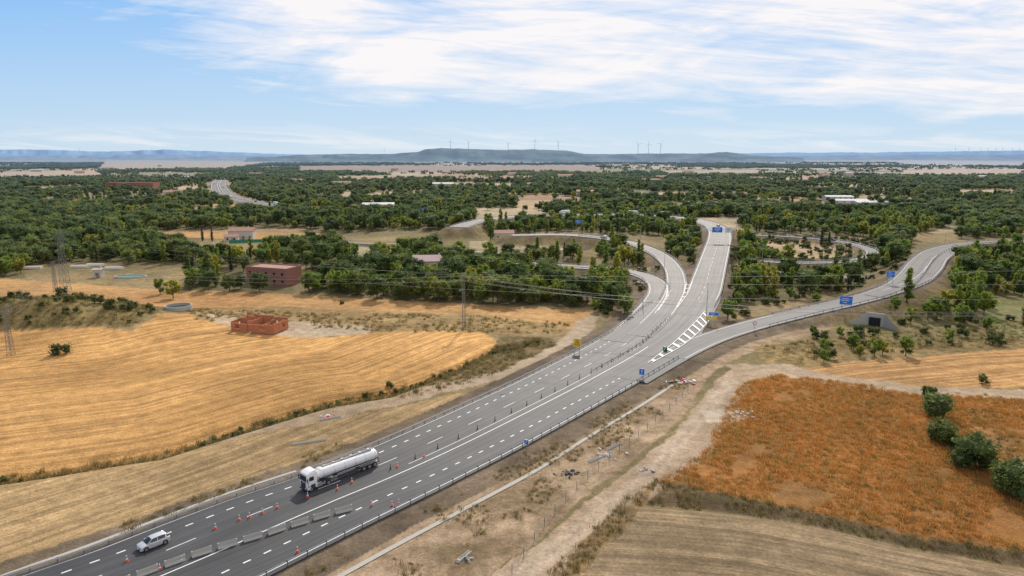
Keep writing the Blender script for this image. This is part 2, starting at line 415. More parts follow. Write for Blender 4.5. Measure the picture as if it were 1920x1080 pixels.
CLEAR=[
 ([(165,394),(300,389),(480,387),(492,399),(210,402)],(.46,.30,.14)),
 ([(225,438),(420,433),(625,437),(600,452),(420,449)],(.45,.27,.11)),
 ([(960,377),(1060,374),(1085,388),(970,392)],(.42,.30,.17)),
 ([(1180,361),(1290,362),(1295,374),(1190,374)],(.45,.37,.26)),
 ([(1690,319),(1920,317),(1920,330),(1700,331)],(.46,.34,.23)),
 ([(560,311),(1120,311),(1120,323),(560,323)],(.30,.19,.12)),
 ([(1790,356),(1900,356),(1900,372),(1800,370)],(.46,.36,.24)),
 ([(1500,330),(1640,330),(1640,338),(1500,337)],(.42,.25,.16)),
 ([(200,300),(520,303),(420,318),(180,316)],(.42,.30,.20)),
 ([(1380,455),(1480,452),(1590,462),(1615,475),(1560,484),(1440,482)],(.40,.30,.18)),
 ([(1660,300),(1920,303),(1920,311),(1700,309)],(.42,.37,.32)),
 ([(880,452),(1050,448),(1070,460),(960,468),(880,465)],(.36,.29,.18)),
 ([(620,455),(760,462),(760,480),(640,475)],(.35,.30,.18)),
 ([(0,322),(180,320),(200,332),(0,336)],(.44,.32,.20)),
 ([(620,330),(820,328),(830,337),(640,340)],(.40,.27,.16)),
 ([(1240,320),(1420,318),(1430,328),(1250,329)],(.40,.30,.20)),
 ([(40,352),(150,349),(170,358),(60,362)],(.42,.29,.16)),
 ([(840,345),(960,343),(970,351),(850,353)],(.42,.33,.2)),
 ([(1440,352),(1560,352),(1560,360),(1450,362)],(.36,.30,.18)),
]
CLW=[(GP(p),c) for p,c in CLEAR]
col=np.zeros((len(X),3));row=np.zeros(len(X));ramt=np.zeros(len(X));scrub=np.zeros(len(X))
n1=fbm(X,Y,40,11);n2=fbm(X,Y,7,21)
def L3(a,b,t): return np.array(a)[None]*(1-t[:,None])+np.array(b)[None]*t[:,None]
col[:]=L3((.32,.235,.12),(.19,.155,.075),sst(.3,.7,n1));scrub[:]=.6
cl,ed=pclass(X,Y)
pal=np.array([(.11,.12,.05),(.46,.31,.15),(.34,.22,.13),(.17,.18,.08),(.42,.33,.21),(.26,.20,.11)])
WF=.42
ci=np.where(cl<WF,0,np.where(cl<.58,1,np.where(cl<.70,2,np.where(cl<.80,3,np.where(cl<.93,4,5)))))
pc=pal[ci]*(.75+.5*n1[:,None])
st=fbm(X/6,Y*1.0,260,31,3)
fc=np.where((st>.60)[:,None],np.array([(.14,.17,.12)]),np.where((st>.47)[:,None],np.array([(.33,.25,.17)]),np.array([(.22,.20,.14)])))
tf=sst(4200,5200,Y)[:,None];pc=pc*(1-tf)+fc*tf
mf=(sst(440,520,Y))[:,None];col=col*(1-mf)+pc*mf;scrub*=1-sst(400,900,Y)
wx=X+(fbm(X,Y,8,41)-.5)*3;wy=Y+(fbm(X,Y,8,43)-.5)*3
TREES=[([(0,400),(330,400),(340,430),(230,440),(300,455),(330,478),(330,492),(180,490),(0,500)],7.5,0),
 ([(190,458),(345,460),(345,500),(190,495)],8,0),
 ([(-120,498),(50,498),(50,522),(-120,522)],7,0),
 ([(340,478),(480,480),(560,508),(470,500),(350,497)],8,1),
 ([(340,545),(552,551),(548,535),(420,522),(345,527)],6.5,0),
 ([(570,548),(700,561),(1100,578),(1108,548),(1040,522),(900,508),(820,495),(760,507),(620,527)],6.0,0),
 ([(330,400),(900,400),(870,432),(620,436),(560,428),(330,431)],8,0),
 ([(500,460),(620,462),(690,485),(600,520),(570,500),(480,482)],8,0),
 ([(700,478),(850,462),(870,485),(760,505),(690,495)],7.5,0),
 ([(860,428),(1080,418),(1290,418),(1295,446),(1200,442),(1060,436),(900,442)],7,1),
 ([(1110,456),(1205,478),(1236,505),(1130,495)],7,1),
 ([(960,472),(1110,480),(1100,497),(900,490)],8,1),
 ([(1110,512),(1200,520),(1215,550),(1160,580),(1115,575)],7,1),
 ([(1375,416),(1700,408),(1780,425),(1700,446),(1640,452),(1600,443),(1400,436)],7,1),
 ([(1790,405),(1920,400),(1920,446),(1800,449)],8,0),
 ([(1785,505),(1860,480),(1920,475),(1920,560),(1850,560),(1790,535)],6.5,1),
 ([(1950,475),(2150,470),(2200,570),(1950,560)],8,0),
 ([(1376,452),(1440,470),(1500,502),(1380,492)],6.5,1),
 ([(1540,496),(1690,500),(1700,514),(1540,512)],8,1),
 ([(1640,452),(1712,448),(1690,500),(1645,500)],6.5,1),
 ([(1400,524),(1650,527),(1600,548),(1400,575),(1375,550)],8,1),
 ([(1700,560),(1800,530),(1850,560),(1850,605),(1720,612),(1680,590)],7,1),
 ([(1280,440),(1315,425),(1305,480),(1275,505),(1245,478)],7,1),
 ([(1375,505),(1405,508),(1405,570),(1365,590)],7.5,1),
 ([(350,497),(470,500),(460,522),(360,520)],9,1),
 ([(1300,393),(1920,388),(1920,404),(1300,408)],7.5,0),
 ([(-400,400),(0,400),(0,520),(-500,520)],10,0),
]
TW=[(GP(p),s,k) for p,s,k in TREES]
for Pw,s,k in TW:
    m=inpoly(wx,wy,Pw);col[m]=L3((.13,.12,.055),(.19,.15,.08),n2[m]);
for Pw,c in CLW:
    m=inpoly(wx,wy,Pw);col[m]=np.array(c)*(.8+.4*n1[m][:,None]);scrub[m]*=.4
def paint(px,ca,cb,sc=0.,line=None,ra=0.,nz=None,z=0):
    Pw=GP(px,z);m=inpoly(wx,wy,Pw)
    t=(n1 if nz is None else nz)[m];col[m]=L3(ca,cb,sst(.3,.7,t));scrub[m]=sc
    if line is not None:
        row[m]=dpoly(X[m],Y[m],catmull(GP(line),4)) ;ramt[m]=ra
    else: ramt[m]=0
GOLD=(.53,.30,.112);GOLD2=(.42,.235,.085)
paint([(-500,520),(0,522),(280,542),(560,553),(1100,582),(1112,600),(1080,618),(900,610),(640,600),(300,590),(0,560),(-500,560)],(.47,.28,.12),(.40,.22,.09),.25,[(0,522),(560,550),(1112,590)],.5)
paint([(330,585),(520,575),(900,590),(1060,610),(1060,625),(930,628),(740,622),(500,630),(370,612)],(.40,.28,.13),(.30,.20,.09),.7,nz=n2)
paint([(380,600),(560,605),(700,612),(690,628),(520,636),(420,622)],(.48,.38,.26),(.40,.29,.19),.25)
paint([(-600,560),(0,556),(130,553),(270,580),(305,606),(250,630),(0,640),(-600,650)],(.28,.21,.09),(.19,.145,.06),.95,nz=n2)
LOW=[(-900,1000),(-400,950),(0,893),(300,846),(470,796),(620,752),(730,737),(850,690),(930,652)]
paint([(-900,680),(0,640),(250,634),(310,607),(350,603),(470,627),(600,634),(760,620),(905,622),(935,640)]+LOW[::-1],GOLD,GOLD2,.03,LOW,1.0)
paint([(940,628),(1030,632),(1050,645),(960,690),(850,725),(760,752),(700,752),(850,690),(925,652)],(.15,.115,.055),(.23,.165,.08),.95,nz=n2)
paint([(380,815),(620,765),(820,722),(960,688),(1040,648),(1080,605),(1108,590),(1125,596),(1100,640),(1060,664),(960,706),(820,742),(620,790),(380,832)],(.44,.34,.24),(.35,.26,.17),.15)
paint([(-900,1120),(0,905),(300,858),(470,812),(640,785),(760,760),(860,738),(880,750),(720,815),(560,882),(380,950),(150,1035),(0,1085),(-300,1250)],(.44,.30,.15),(.31,.215,.11),.3,[(-300,1200),(150,1030),(560,875),(880,735)],.9)
paint([(540,1080),(760,965),(990,845),(1200,730),(1300,672),(1400,632),(1560,598),(1580,612),(1420,655),(1330,700),(1300,760),(1180,870),(1060,960),(930,1080),(700,1300),(300,1300)],(.42,.305,.20),(.27,.19,.115),.55,nz=n2)
paint([(1410,650),(1500,640),(1700,625),(1920,640),(2200,650),(2200,690),(1920,652),(1600,672),(1500,690),(1440,690)],(.33,.23,.10),(.23,.165,.075),.9,nz=n2)
paint([(1600,590),(1700,570),(1850,610),(1920,640),(1700,640),(1560,615)],(.26,.21,.10),(.20,.165,.075),.9,nz=n2)
paint([(1850,560),(1960,560),(2000,640),(1920,636),(1840,600)],(.14,.17,.06),(.24,.21,.09),.6,nz=n2)
paint([(1480,694),(1600,677),(1760,664),(1920,652),(2300,640),(2300,740),(1920,724),(1700,729),(1560,713)],(.52,.30,.13),(.43,.245,.10),.1,[(1480,694),(1600,677),(1920,652),(2300,640)],1.0)
paint([(1390,720),(1460,700),(1560,712),(1700,735),(1920,745),(2300,760),(2300,1100),(1920,1030),(1700,1000),(1500,955),(1340,925),(1230,905),(1320,850),(1350,790)],(.38,.175,.055),(.25,.135,.05),.35,nz=fbm(X,Y,12,77))
paint([(1230,905),(1340,925),(1500,955),(1700,1000),(1920,1030),(2300,1100),(2300,1120),(1920,1050),(1700,1015),(1480,968),(1320,945),(1200,940)],(.12,.09,.05),(.19,.13,.075),.9,nz=n2)
paint([(1200,945),(1320,948),(1480,970),(1700,1018),(1920,1055),(2300,1130),(2300,1500),(1000,1500),(1000,1180),(1075,1080)],(.33,.245,.145),(.245,.178,.105),.3,[(1000,930),(1320,945),(1480,968),(1920,1052),(2300,1130)],1.0)
paint([(1425,700),(1390,760),(1330,850),(1230,930),(1130,1010),(1060,1080),(700,1400),(500,1400),(930,1080),(1050,980),(1160,900),(1260,810),(1330,735),(1350,705),(1400,680)],(.45,.34,.24),(.36,.265,.175),.05,nz=n2)
paint([(1360,685),(1480,686),(1560,702),(1700,722),(1920,728),(2300,745),(2300,765),(1920,748),(1700,740),(1560,722),(1470,706),(1400,712)],(.47,.36,.25),(.40,.30,.20),.08)
paint([(1230,905),(1180,930),(1090,1020),(1040,1080),(1075,1080),(1130,1030),(1210,950)],(.17,.12,.065),(.27,.18,.09),.85,nz=n2)
paint([(1320,770),(1410,765),(1400,785),(1330,795)],(.54,.45,.35),(.45,.37,.28),.1)
for off in(-14,14):
    tl=catmull(GP([(980+off,1080),(1100+off,985),(1205+off*.8,905),(1290+off*.7,810),(1370+off*.5,715)]),3);m=(Y<190)&(X>0)&(X<90);d=dpoly(X[m],Y[m],tl);k=np.exp(-(d/.7)**2)[:,None]*.45;col[m]=col[m]*(1-k)+np.array([(.56,.46,.35)])*k
vm=(DM<5)&(DM>-3)&(Y<600);t=sst(.3,.7,n2)
col[vm]=L3((.13,.10,.072),(.21,.16,.11),t[vm]);scrub[vm]=.4;ramt[vm]=0
em=(Hh>1.2)&(DM<14)&(DM>2.5)&(Y<700)&(Y>150);col[em]=L3((.16,.125,.06),(.25,.185,.095),t[em]);scrub[em]=.9
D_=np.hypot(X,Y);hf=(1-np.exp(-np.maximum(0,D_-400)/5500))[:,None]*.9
col=col*(1-hf)+np.array(HAZE)[None]*.82*hf  # aerial haze painted into the vertex colour, stronger with distance
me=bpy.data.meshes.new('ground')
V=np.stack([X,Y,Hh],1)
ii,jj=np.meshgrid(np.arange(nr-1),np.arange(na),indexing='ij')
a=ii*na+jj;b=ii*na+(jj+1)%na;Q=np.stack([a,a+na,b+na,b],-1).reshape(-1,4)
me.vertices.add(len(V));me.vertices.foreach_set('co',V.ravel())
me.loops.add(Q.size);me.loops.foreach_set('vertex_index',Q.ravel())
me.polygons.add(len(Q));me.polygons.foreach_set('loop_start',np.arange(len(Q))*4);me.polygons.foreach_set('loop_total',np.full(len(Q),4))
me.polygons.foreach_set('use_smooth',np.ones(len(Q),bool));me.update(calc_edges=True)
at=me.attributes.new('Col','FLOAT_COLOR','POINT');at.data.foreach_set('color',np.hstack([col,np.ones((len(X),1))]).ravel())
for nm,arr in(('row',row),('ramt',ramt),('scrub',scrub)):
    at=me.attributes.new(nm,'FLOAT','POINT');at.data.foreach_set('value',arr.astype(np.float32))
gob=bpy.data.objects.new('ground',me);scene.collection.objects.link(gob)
def groundmat():
    m,nt,b,o=newmat('ground_soil')
    g=N(nt,'ShaderNodeNewGeometry');pos=g.outputs['Position']
    ca=N(nt,'ShaderNodeAttribute',attribute_name='Col').outputs['Color']
    ro=N(nt,'ShaderNodeAttribute',attribute_name='row').outputs['Fac']
    ra=N(nt,'ShaderNodeAttribute',attribute_name='ramt').outputs['Fac']
    sc=N(nt,'ShaderNodeAttribute',attribute_name='scrub').outputs['Fac']
    a=noise(nt,pos,.035,6);c2=noise(nt,pos,.35,7,.65);c3=noise(nt,pos,2.2,5,.7)
    v=mathn(nt,'MULTIPLY',mapr(nt,a,.3,.7,.82,1.18),mathn(nt,'MULTIPLY',mapr(nt,c2,.25,.75,.66,1.34),mapr(nt,c3,.25,.75,.64,1.36)))
    sep=N(nt,'ShaderNodeSeparateXYZ');nt.links.new(pos,sep.inputs[0])
    cb=N(nt,'ShaderNodeCombineXYZ');nt.links.new(ro,cb.inputs[0])
    nt.links.new(mathn(nt,'MULTIPLY',sep.outputs[0],.02),cb.inputs[1]);nt.links.new(mathn(nt,'MULTIPLY',sep.outputs[1],.02),cb.inputs[2])
    rn=noise(nt,cb.outputs[0],.8,2,.6);rn2=noise(nt,cb.outputs[0],2.4,2,.5)
    rv=mathn(nt,'MULTIPLY',mapr(nt,rn,.38,.62,.80,1.24),mapr(nt,rn2,.35,.65,.86,1.16))
    rv=mathn(nt,'ADD',1.0,mathn(nt,'MULTIPLY',mathn(nt,'SUBTRACT',rv,1.0),ra))
    v=mathn(nt,'MULTIPLY',v,rv)
    k=N(nt,'ShaderNodeCombineColor')
    for i in range(3): nt.links.new(v,k.inputs[i])
    c=mixc(nt,1.0,ca,k.outputs[0],'MULTIPLY')
    s1=noise(nt,pos,.5,6,.7);s2=noise(nt,pos,.08,4)
    th=mapr(nt,mathn(nt,'ADD',s1,mathn(nt,'MULTIPLY',s2,.5)),.72,.90,0,1)
    c=mixc(nt,mathn(nt,'MULTIPLY',th,mathn(nt,'MULTIPLY',sc,.85)),c,(.095,.078,.03))
    nt.links.new(c,b.inputs['Base Color']);b.inputs['Roughness'].default_value=.95;b.inputs['Specular IOR Level'].default_value=.1
    bp=N(nt,'ShaderNodeBump');bp.inputs['Strength'].default_value=.7;bp.inputs['Distance'].default_value=.35
    nt.links.new(c3,bp.inputs['Height']);nt.links.new(bp.outputs[0],b.inputs['Normal'])
    return m
me.materials.append(groundmat())
def hills(name,prof,r0,depth,colA,colB,seed):
    us=np.arange(prof[0][0],prof[-1][0]+1,4.0);vs=np.interp(us,[p[0] for p in prof],[p[1] for p in prof])
    top=np.maximum(2,(V0-vs)/F*r0+H+ (fbm(us,us*0,40,seed)-.5)*.0012*r0+(fbm(us,us*0,9,seed+3)-.5)*.0009*r0)
    V=[]
    for k,t in enumerate(np.linspace(0,1,26)):
        rr=r0+(t-.45)*depth
        sh=sst(0,.42,np.array(t))*(1-sst(.7,1,np.array(t)))
        nn=fbm(us*3,us*0+t*220,60,seed+7,5)
        for i in range(len(us)):
            s=float(sh)*(.6+.8*nn[i] if .02<t<.38 else 1.0)
            V.append(((us[i]-960)/F*rr,rr,min(1,s)*top[i]-3))
    n=len(us);Fc=[(k*n+i,(k+1)*n+i,(k+1)*n+i+1,k*n+i+1) for k in range(25) for i in range(n-1)]
    me=bpy.data.meshes.new(name);me.from_pydata(V,[],Fc);me.polygons.foreach_set('use_smooth',[True]*len(Fc))
    m,nt,b,o=newmat(name+'_soil')
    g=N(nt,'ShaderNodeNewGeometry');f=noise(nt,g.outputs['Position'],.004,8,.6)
    c=mixc(nt,mapr(nt,f,.38,.62,0,1),colA,colB);nt.links.new(c,b.inputs['Base Color']);b.inputs['Roughness'].default_value=1;b.inputs['Specular IOR Level'].default_value=0  # bluish hill colours have the aerial haze painted in
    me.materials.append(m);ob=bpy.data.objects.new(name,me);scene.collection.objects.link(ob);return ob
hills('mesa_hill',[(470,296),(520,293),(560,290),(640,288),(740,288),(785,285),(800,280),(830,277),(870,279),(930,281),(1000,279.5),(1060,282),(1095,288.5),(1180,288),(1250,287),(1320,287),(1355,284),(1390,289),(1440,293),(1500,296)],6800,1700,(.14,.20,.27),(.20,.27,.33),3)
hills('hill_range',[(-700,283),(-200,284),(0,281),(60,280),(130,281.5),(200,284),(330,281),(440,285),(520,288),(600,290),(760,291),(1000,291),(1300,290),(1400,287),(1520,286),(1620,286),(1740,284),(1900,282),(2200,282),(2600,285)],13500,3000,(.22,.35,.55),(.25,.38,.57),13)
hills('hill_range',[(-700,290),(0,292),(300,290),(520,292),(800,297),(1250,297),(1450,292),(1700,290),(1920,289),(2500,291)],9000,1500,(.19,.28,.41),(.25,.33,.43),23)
# ---------------- trees
def icosph():
    import bmesh
    bm=bmesh.new();bmesh.ops.create_icosphere(bm,subdivisions=1,radius=1)
    v=np.array([q.co[:] for q in bm.verts]);f=[tuple(a.index for a in q.verts) for q in bm.faces];bm.free();return v,f
IV,IF=icosph()
def tree_mesh(name,seed,h,cw,cb,kind,ncl,nleaf,ls,mat,multi=None):
    r=np.random.default_rng(seed);V=[];Fc=[];Tn=[];Mi=[]
    def addv(vs,fs,t,mi):
        o=len(V);V.extend(map(tuple,vs));Fc.extend([tuple(i+o for i in f) for f in fs]);Tn.extend([t]*len(vs));Mi.extend([mi]*len(fs))
    def cyl(a,b,r0,r1,n=6):
        mb=MB();mb.cyl(a,b,r0,M_bark,r1,n);addv(mb.v,mb.f,1.0,1)
    bases=[(0,0,1.)] if not multi else [(r.uniform(-multi,multi),r.uniform(-multi,multi),r.uniform(.65,1.1)) for _ in range(7)]
    for bx,by,bs in bases:
        hh=h*bs;w=cw*bs
        cz0=cb*hh;tip=(bx+r.normal()*.1*w,by+r.normal()*.1*w,hh*.7)
        if kind!='bush': cyl((bx,by,-.6),tip,.028*hh,.008*hh,7)
        for k in range(ncl):
            t=(k+.5)/ncl
            if kind=='broad':
                z=cz0+(hh-cz0)*(.08+.84*r.random()**.8);e=(z-cz0)/(hh-cz0);rad=w/2*math.sqrt(max(0,1-(abs(e-.42)/.62)**2.2))*(.35+.6*r.random());cr=w*(.13+.10*r.random())
            elif kind=='poplar':
                z=cz0+(hh-cz0)*t*.93;e=t;rad=w/2*(math.sin(math.pi*min(1,.12+e*.9))**.7 if .12+e*.9<1 else 0)*(.6*r.random()+.1);cr=w*(.19+.10*r.random())*(1-.45*e)
            elif kind=='cypress':
                z=.08*hh+.84*hh*t;rad=.05*w;cr=w*.5*(math.sin(math.pi*(.15+.8*t))**.6)*(1-.3*t)
            else:
                z=hh*(.2+.55*r.random());rad=w*.36*r.random()**.5;cr=w*(.15+.1*r.random())
            th=r.random()*6.283;c=np.array([bx+rad*math.cos(th),by+rad*math.sin(th),z])
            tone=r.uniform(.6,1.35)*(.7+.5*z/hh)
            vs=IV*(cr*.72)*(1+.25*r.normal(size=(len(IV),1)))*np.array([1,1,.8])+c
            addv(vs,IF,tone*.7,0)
            if kind in('broad','poplar') and k%3==0: cyl((bx,by,cz0*.9+.1*hh*r.random()),tuple(c),.011*hh,.004*hh,5)
            d=r.normal(size=(nleaf,3));d/=np.linalg.norm(d,axis=1)[:,None]
            if kind=='cypress': d[:,2]*=1.4
            q=c+d*(cr*r.uniform(.7,1.3,(nleaf,1)))*np.array([1,1,.85])
            for p in q:
                u=r.normal(size=3);u/=np.linalg.norm(u);w2=np.cross(u,r.normal(size=3));w2/=np.linalg.norm(w2)+1e-9
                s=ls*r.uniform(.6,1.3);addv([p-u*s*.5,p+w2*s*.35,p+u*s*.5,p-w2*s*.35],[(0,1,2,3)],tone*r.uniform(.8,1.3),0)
    me=bpy.data.meshes.new(name);me.from_pydata(V,[],Fc);me.materials.append(mat);me.materials.append(M_bark)
    me.polygons.foreach_set('material_index',Mi)
    a=me.attributes.new('tone','FLOAT_COLOR','POINT');t=np.array(Tn);a.data.foreach_set('color',np.stack([t,t,t,np.ones(len(t))],1).ravel())
    me.update();return me
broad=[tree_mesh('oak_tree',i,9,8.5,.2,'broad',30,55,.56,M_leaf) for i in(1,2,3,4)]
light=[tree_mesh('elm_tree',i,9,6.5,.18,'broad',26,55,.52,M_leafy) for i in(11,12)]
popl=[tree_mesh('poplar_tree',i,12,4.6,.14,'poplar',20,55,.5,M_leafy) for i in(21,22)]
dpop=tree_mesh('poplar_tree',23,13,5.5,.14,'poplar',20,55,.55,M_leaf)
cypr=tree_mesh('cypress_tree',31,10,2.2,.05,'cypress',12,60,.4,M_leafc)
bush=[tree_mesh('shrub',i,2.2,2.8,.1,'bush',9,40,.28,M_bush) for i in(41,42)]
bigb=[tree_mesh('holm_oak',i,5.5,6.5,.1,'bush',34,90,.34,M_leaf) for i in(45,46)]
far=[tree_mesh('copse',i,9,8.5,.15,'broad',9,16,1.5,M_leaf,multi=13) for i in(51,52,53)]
farl=tree_mesh('copse',54,10,7.5,.15,'broad',9,16,1.4,M_leafy,multi=13)
def blades(name,seed,n,h,sp,mat):
    r=np.random.default_rng(seed);V=[];Fc=[];T=[]
    for i in range(n):
        x,y=r.normal(size=2)*sp;a=r.random()*6.28;w=h*.09;hh=h*r.uniform(.5,1.1);lx,ly=r.normal(size=2)*h*.25
        o=len(V);V+= [(x-w*math.cos(a),y-w*math.sin(a),-.05),(x+w*math.cos(a),y+w*math.sin(a),-.05),(x+lx,y+ly,hh)];Fc.append((o,o+1,o+2));T+=[r.uniform(.7,1.3)]*3
    me=bpy.data.meshes.new(name);me.from_pydata(V,[],Fc);me.materials.append(mat)
    a=me.attributes.new('tone','FLOAT_COLOR','POINT');t=np.array(T);a.data.foreach_set('color',np.stack([t,t,t,np.ones(len(t))],1).ravel());return me
tuft=[blades('dry_grass',61,26,.75,.35,M_dry),blades('dry_grass',62,26,.6,.45,M_dry)]
weed=[blades('weeds',63,22,.55,.35,M_weed),blades('weeds',64,26,.7,.3,M_weed)]
def scatter(name,mesh,pts,scl):
    if len(pts)==0:return
    src=bpy.data.objects.new(mesh.name+'_source',mesh)
    me=bpy.data.meshes.new(name);me.from_pydata([tuple(p) for p in pts],[],[])
    for nm,arr in(('scl',scl),('rz',rng.random(len(pts))*6.283)):
        a=me.attributes.new(nm,'FLOAT','POINT');a.data.foreach_set('value',np.asarray(arr,np.float32))
    ob=bpy.data.objects.new(name,me);scene.collection.objects.link(ob)
    ng=bpy.data.node_groups.new(name,'GeometryNodeTree')
    ng.interface.new_socket(name='Geometry',in_out='INPUT',socket_type='NodeSocketGeometry');ng.interface.new_socket(name='Geometry',in_out='OUTPUT',socket_type='NodeSocketGeometry')
    gi=ng.nodes.new('NodeGroupInput');go=ng.nodes.new('NodeGroupOutput');ip=ng.nodes.new('GeometryNodeInstanceOnPoints');oi=ng.nodes.new('GeometryNodeObjectInfo')
    oi.inputs['Object'].default_value=src;oi.inputs['As Instance'].default_value=True
    s=ng.nodes.new('GeometryNodeInputNamedAttribute');s.data_type='FLOAT';s.inputs['Name'].default_value='scl'
    r=ng.nodes.new('GeometryNodeInputNamedAttribute');r.data_type='FLOAT';r.inputs['Name'].default_value='rz'
    cx=ng.nodes.new('ShaderNodeCombineXYZ');l=ng.links.new
    l(gi.outputs[0],ip.inputs['Points']);l(oi.outputs['Geometry'],ip.inputs['Instance']);l(r.outputs['Attribute'],cx.inputs[2]);l(cx.outputs[0],ip.inputs['Rotation']);l(s.outputs['Attribute'],ip.inputs['Scale']);l(ip.outputs[0],go.inputs[0])
    ob.modifiers.new('instances','NODES').node_group=ng
    return ob
BUILD=[]
def keep(u,v,r): p=G(u,v);BUILD.append((p[0],p[1],r))
for k in [(513,522,22),(513,540,9),(807,505,12),(808,520,9),(455,445,14),(250,352,50),(250,362,40),(710,390,26),(710,400,20),(1625,385,45),(1600,395,35),(1660,395,30),(490,620,14),(335,582,8),(245,520,12),(1640,590,10),(125,555,6),(545,455,10)]: keep(*k)
def jgrid(x0,x1,y0,y1,s):
    xs=np.arange(x0,x1,s);ys=np.arange(y0,y1,s);a,b=np.meshgrid(xs,ys);a=a.ravel()+rng.uniform(-.5,.5,a.size)*s;b=b.ravel()+rng.uniform(-.5,.5,b.size)*s;return a,b
def place(x,y,margin=5):
    h,dm=height(x,y,True);ok=dm>margin
    for bx,by,br in BUILD: ok&=(np.hypot(x-bx,y-by)>br)
    return x[ok],y[ok],h[ok]
pts={'b':[],'p':[]}
for Pw,s,k in TW:
    x,y=jgrid(Pw[:,0].min(),Pw[:,0].max(),Pw[:,1].min(),Pw[:,1].max(),s)
    m=inpoly(x,y,Pw)&(fbm(x,y,30,88)>(.28 if k==0 else .27))
    for Cw,_ in CLW: m&=~inpoly(x,y,Cw)
    x,y,h=place(x[m],y[m],4.5);pts['p' if k else 'b'].append(np.stack([x,y,h],1))
x,y=jgrid(-1400,1400,600,1500,8)
m=(np.abs(x)<y*.9+40)
x,y=x[m],y[m];cl,ed=pclass(x,y);u=rng.random(len(x))
m=((cl<.56)&(u<.8)&(fbm(x,y,45,71)>.30))|((ed<.12)&(u<.6))|((cl>.9)&(u<.35))|(u<.05)
for Cw,_ in CLW: m&=~inpoly(x,y,Cw)
x,y,h=place(x[m],y[m],6);pts['b'].append(np.stack([x,y,h],1))
Pb=np.vstack(pts['b']);Pp=np.vstack(pts['p'])
sc=lambda n,a,b:a+(b-a)*rng.random(n)**1.2
grp=fbm(Pb[:,0],Pb[:,1],55,99)*.7+rng.random(len(Pb))*.3
th=np.quantile(grp,[.18,.37,.54,.68,.81,.88,.95])
kb=np.searchsorted(th,grp)
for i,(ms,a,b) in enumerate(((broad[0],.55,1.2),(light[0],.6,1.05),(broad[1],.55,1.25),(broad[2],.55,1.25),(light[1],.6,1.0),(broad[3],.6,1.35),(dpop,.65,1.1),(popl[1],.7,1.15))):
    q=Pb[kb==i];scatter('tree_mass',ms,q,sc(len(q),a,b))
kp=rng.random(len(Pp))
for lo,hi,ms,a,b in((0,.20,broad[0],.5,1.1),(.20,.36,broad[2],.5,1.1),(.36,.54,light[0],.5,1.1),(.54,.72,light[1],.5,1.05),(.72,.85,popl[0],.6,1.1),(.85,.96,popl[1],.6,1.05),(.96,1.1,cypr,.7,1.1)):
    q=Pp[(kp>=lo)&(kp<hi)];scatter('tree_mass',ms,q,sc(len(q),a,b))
x,y=jgrid(-4300,4300,1480,5200,22)
m=(np.abs(x)<y*.85);x,y=x[m],y[m];cl,ed=pclass(x,y);u=rng.random(len(x));dens=1-sst(2400,5200,y)*.6
m=(((cl<WF+.04)&(u<.75)&(fbm(x,y,120,72)>.34))|((ed<.10)&(u<.45))|(u<.05))&(rng.random(len(x))<dens)
for Cw,_ in CLW: m&=~inpoly(x,y,Cw)
x,y=x[m],y[m];print('copses',len(x),'trees',len(Pb),len(Pp));kf=rng.integers(0,4,len(x))
for i in range(4):
    q=kf==i;scatter('distant_tree_mass',(far+[farl])[i],np.stack([x[q],y[q],base(x[q],y[q])],1),sc(q.sum(),.5,1.0))
def scat_poly(px,s,thr,seed,names,meshes,a,b,margin=1.5,nsc=9):
    Pw=GP(px);x,y=jgrid(Pw[:,0].min(),Pw[:,0].max(),Pw[:,1].min(),Pw[:,1].max(),s)
    m=inpoly(x,y,Pw)&(fbm(x,y,nsc,seed)>thr);x,y,h=place(x[m],y[m],margin);k=rng.integers(0,len(meshes),len(x))
    for i,ms in enumerate(meshes):
        q=k==i;scatter(names,ms,np.stack([x[q],y[q],h[q]],1),sc(q.sum(),a,b))
scat_poly([(1390,722),(1460,702),(1560,714),(1720,738),(1960,748),(2100,1060),(1920,1030),(1700,1000),(1500,955),(1340,925),(1230,905),(1320,850),(1350,790)],.85,.34,5,'dry_grass_field',tuft,.5,1.1)
scat_poly([(1600,720),(1920,745),(1960,1050),(1700,1000),(1600,900)],1.6,.55,15,'weeds',weed,.5,1.1)
scat_poly([(1020,1080),(1180,930),(1230,900),(1330,920),(1500,955),(1700,1000),(1960,1040),(1960,1060),(1700,1015),(1480,968),(1320,948),(1210,955),(1080,1080)],.9,.35,6,'weeds',weed,.4,1.1)
scat_poly([(560,1080),(760,975),(990,855),(1200,740),(1310,690),(1290,740),(1150,850),(1000,960),(860,1080)],1.0,.50,7,'weeds',weed,.4,1.0)
dl=[(0,893),(300,846),(470,796),(620,752),(730,737),(850,690),(930,652),(1010,640)]
scat_poly([(u,v-6) for u,v in dl]+[(u,v+9) for u,v in dl[::-1]],1.0,.25,8,'weeds',weed,.8,1.5)
scat_poly([(u,v-4) for u,v in dl]+[(u,v+7) for u,v in dl[::-1]],2.0,.38,9,'hedge_scrub',bush,.3,.65)
scat_poly([(850,700),(1000,632),(1050,645),(960,690),(850,728),(740,752)],1.5,.35,18,'weeds',weed,.8,1.6)
scat_poly([(0,560),(130,556),(270,580),(300,606),(250,632),(0,640)],1.8,.4,10,'weeds',weed,.9,1.6)
scat_poly([(0,560),(130,556),(270,580),(300,606),(250,632),(0,640)],6,.44,11,'scrub',bush,.5,1.4)
scat_poly([(1420,650),(1700,620),(1920,600),(1960,650),(1700,655),(1500,680)],2.4,.42,12,'weeds',weed,.9,1.6)
scat_poly([(1420,650),(1700,590),(1920,590),(1960,650),(1700,655),(1500,680)],8,.45,22,'scrub',bush,.6,1.6)
